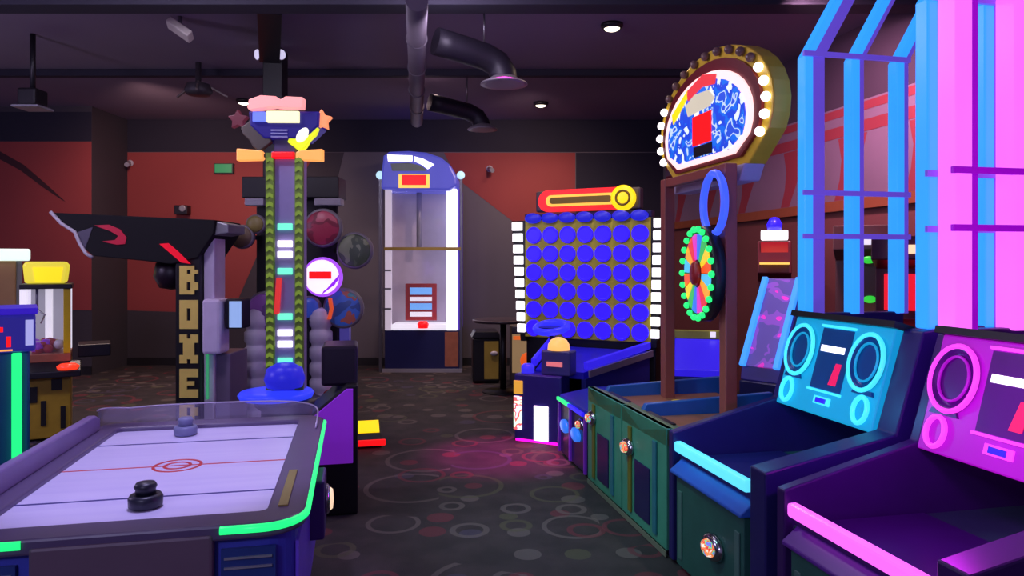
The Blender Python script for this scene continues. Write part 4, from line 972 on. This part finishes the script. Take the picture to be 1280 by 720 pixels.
# green light line set in the rail's outer edge: both sides and the two front corners
def edge_path(pts): return [(x, y, ZP + .005) for x, y in pts]
def corner(sx, sy, n=8, r=.13):
    return [(sx * (OW - r + r * math.cos(a)), sy * (OL - r + r * math.sin(a))) for a in [PI/2 * i / n for i in range(n + 1)]]
for sx in (-1, 1):
    c = corner(sx, -1)
    pts = ([(OW, OL - .13), (OW, 0)] if sx > 0 else []) + c + [(sx * (.30 if sx > 0 else .24), -OL)]
    MB().tube(edge_path(pts), .013, G_GLOW, 10).build('edge_light', AH)
MB().box((-.22, -OL - .006, .3), (.28, -OL + .1, ZP - .005), mat('dark_mauve_goal', (104, 84, 100), .5)).build('goal_box', AH, bevel=.01)
for x0, x1 in ((.3, .46), (-.46, -.26)):
    g = MB().box((x0, -OL + .015, .45), (x1, -OL + .031, ZP - .06), mat('blue_grille_panel', (40, 62, 128), .35)).build('corner_panel', AH)
    for z in (.62, .66, .69): MB().box((x0 + .01, -OL + .008, z), (x1 - .01, -OL + .015, z + .006), SILVER).build('panel_trim', g)
# clear curved guard at the far end
sm = []
NG = 40
for i in range(1, NG):
    a = PI - PI * i / NG
    sx_ = math.copysign(abs(math.cos(a)) ** .55, math.cos(a)); sy_ = math.sin(a) ** .55
    h = .03 + .055 * math.sin(a) ** .7 + (.05 * (1 - i / 12) if i < 12 else 0)
    sm.append((sx_ * (OW - .03), .66 + .12 * sy_, h))
for i in range(3): sm.append((OW - .03, .66 - i * .1, .03 - i * .012))
vs, fs = [], []
for x, y, h in sm: vs += [(x, y, ZP + .018), (x, y, ZP + .02 + h)]
for x, y, h in sm: vs += [(x * .99, y * .993, ZP + .018), (x * .99, y * .993, ZP + .02 + h)]
n_ = len(sm)
for i in range(n_ - 1):
    a = 2 * i; fs += [(a, a+2, a+3, a+1), (2*n_+a+1, 2*n_+a+3, 2*n_+a+2, 2*n_+a), (a+1, a+3, 2*n_+a+3, 2*n_+a+1)]
MB().prism([(-.66, ZP + .018), (.66, ZP + .018), (.66, ZP + .075), (.6, ZP + .1), (-.6, ZP + .105), (-.66, ZP + .08)], mat('violet_grey_side_guard', (128, 108, 158), .35), U=(0,1,0), N=(1,0,0), a=-OW + .015, b=-OW + .055).build('side_guard', AH, bevel=.008)
gd = MB().add(vs, fs, clear('guard_acrylic', (200, 190, 220), .16)).build('clear_guard', AH)
MB().tube([(x, y, ZP + .02 + h) for x, y, h in sm], .004, mat('acrylic_edge', (190, 180, 205), .2), 8).build('guard_edge', gd)
cbx = MB().box((OW - .04, -.13, .48), (OW + .035, .08, .72), mat('plum_coin_box', (70, 40, 110), .4)).build('coin_box', AH, bevel=.01)
MB().lathe([(.045, 0), (.048, .008), (.04, .018), (.032, .02)], CHROME, c=(OW + .035, -.03, .615), ax=((0,1,0),(0,0,1),(1,0,0)), n=24, sy=1.3).lathe([(.032, .02), (.026, .03), (0, .034)], glow('bright_coin_light', (250, 215, 180), 1.0), c=(OW + .035, -.03, .615), ax=((0,1,0),(0,0,1),(1,0,0)), n=20, sy=1.5).build('coin_door', cbx)
MB().box((OW - .032, -.7, .32), (OW - .022, .6, .7), mat('violet_side_panel', (120, 84, 230), .35)).build('side_panel', AH)
MB().box((OW - .09, -.66, ZP + .02), (OW - .06, -.25, ZP + .026), mat('brass_strip', (170, 150, 90), .3, .6)).build('brass_strip', AH)
# pushers on the playfield
def pusher(px, d, m, lab, s=1.0):
    x = X(px, d); 
    o = thing('hockey_pusher', lab, 'hockey pusher', (x, d, ZP + .0015))
    MB().lathe([(.056*s, 0), (.064*s, .006), (.066*s, .034), (.058*s, .044), (.04*s, .044)], m, n=32).build('base', o)
    MB().lathe([(.04*s, .044), (.038*s, .06), (.044*s, .07), (.036*s, .082), (0, .085)], m, n=24).build('knob', o)
    return o
pusher(182, 2.41, mat('black_navy_plastic', (26, 28, 44), .4), 'black hockey pusher standing on the blue line', .82)
pusher(232, 3.42, mat('slate_grey_plastic', (120, 124, 160), .4), 'pale slate hockey pusher near the clear guard', .8)

# ------------------------------------------------------------------ lamps added to light the hall, without fixtures
lamp('violet_table_fill', 'SPOT', (-1.2, 2.6, 3.7), 260, (200, 190, 255), .12, (-1.37, 2.95, .78), 34, .5)  # added spot, no fixture there; brightens the lilac playfield
lamp('back_wall_fill', 'SPOT', (-4.6, 8.6, 3.6), 130, (255, 205, 195), .15, (-4.8, 11.2, 1.9), 120, .8)  # added pair that brightens the painted back wall
lamp('back_wall_fill', 'SPOT', (.3, 9.0, 3.6), 110, (255, 215, 210), .15, (0, 11.2, 1.8), 120, .8)
lamp('mural_fill', 'SPOT', (2.2, 5.6, 3.6), 260, (255, 190, 215), .15, (3.3, 6.6, 2.2), 120, .8)  # added to lift the mural on the side wall
lamp('magenta_floor_spot', 'SPOT', (-.05, 6.0, 3.6), 900, (255, 20, 190), .08, (-.05, 6.0, 0), 26, 1.0)
lamp('aisle_fill', 'POINT', (-.6, 5.2, 3.5), 60, (225, 210, 240), .2)  # added fill for the aisle and the machine fronts
lamp('aisle_fill', 'POINT', (-2.6, 4.6, 3.5), 70, (225, 215, 240), .2)
lamp('hall_fill', 'POINT', (-1.6, -1.6, 3.0), 190, (205, 200, 250), .3)  # added fill in place of glowing machines out of view
lamp('hall_fill', 'POINT', (-5.5, 4.0, 2.6), 120, (215, 195, 250), .3)
lamp('row_fill', 'SPOT', (-1.1, 3.3, 3.6), 220, (150, 235, 225), .1, (.55, 4.5, .3), 50, 1.0)  # added teal fill on the fronts of the wheel game
lamp('back_floor_fill', 'SPOT', (-1.0, 8.6, 3.7), 170, (255, 222, 215), .15, (-1.0, 8.6, 0), 100, 1.0)  # added to brighten the carpet towards the back wall
lamp('back_floor_fill', 'SPOT', (-4.6, 8.0, 3.7), 260, (255, 225, 215), .15, (-4.6, 8.0, 0), 90, 1.0)
lamp('cyan_fill', 'POINT', (1.05, 3.45, 1.15), 4, (60, 190, 255), .05)  # added point that strengthens the spill of the blue tubes
lamp('pink_fill', 'POINT', (1.4, 2.5, 1.15), 9, (230, 40, 255), .05)  # added point, extra magenta in the pink game's tray

wd = bpy.data.worlds.new('dim_hall'); SC.world = wd; wd.use_nodes = True
bg = wd.node_tree.nodes['Background']; bg.inputs[0].default_value = lin((125, 112, 160)); bg.inputs[1].default_value = .55

cam_d = bpy.data.cameras.new('camera'); cam = bpy.data.objects.new('camera', cam_d); COL.objects.link(cam)
cam.location = (0, 0, CAMZ); cam.rotation_euler = (PI/2, 0, 0)
cam_d.sensor_width = 36; cam_d.lens = 36 * F / 1280; cam_d.shift_y = -(360 - HOR) / 1280; cam_d.clip_start = .05
SC.camera = cam
SC.view_settings.view_transform = 'Standard'; SC.view_settings.look = 'None'
SC.view_settings.exposure = 0.0; SC.view_settings.gamma = 1.0; SC.view_settings.use_curve_mapping = False
SC.cycles.use_denoising = True
SC.cycles.sample_clamp_indirect = 4.0
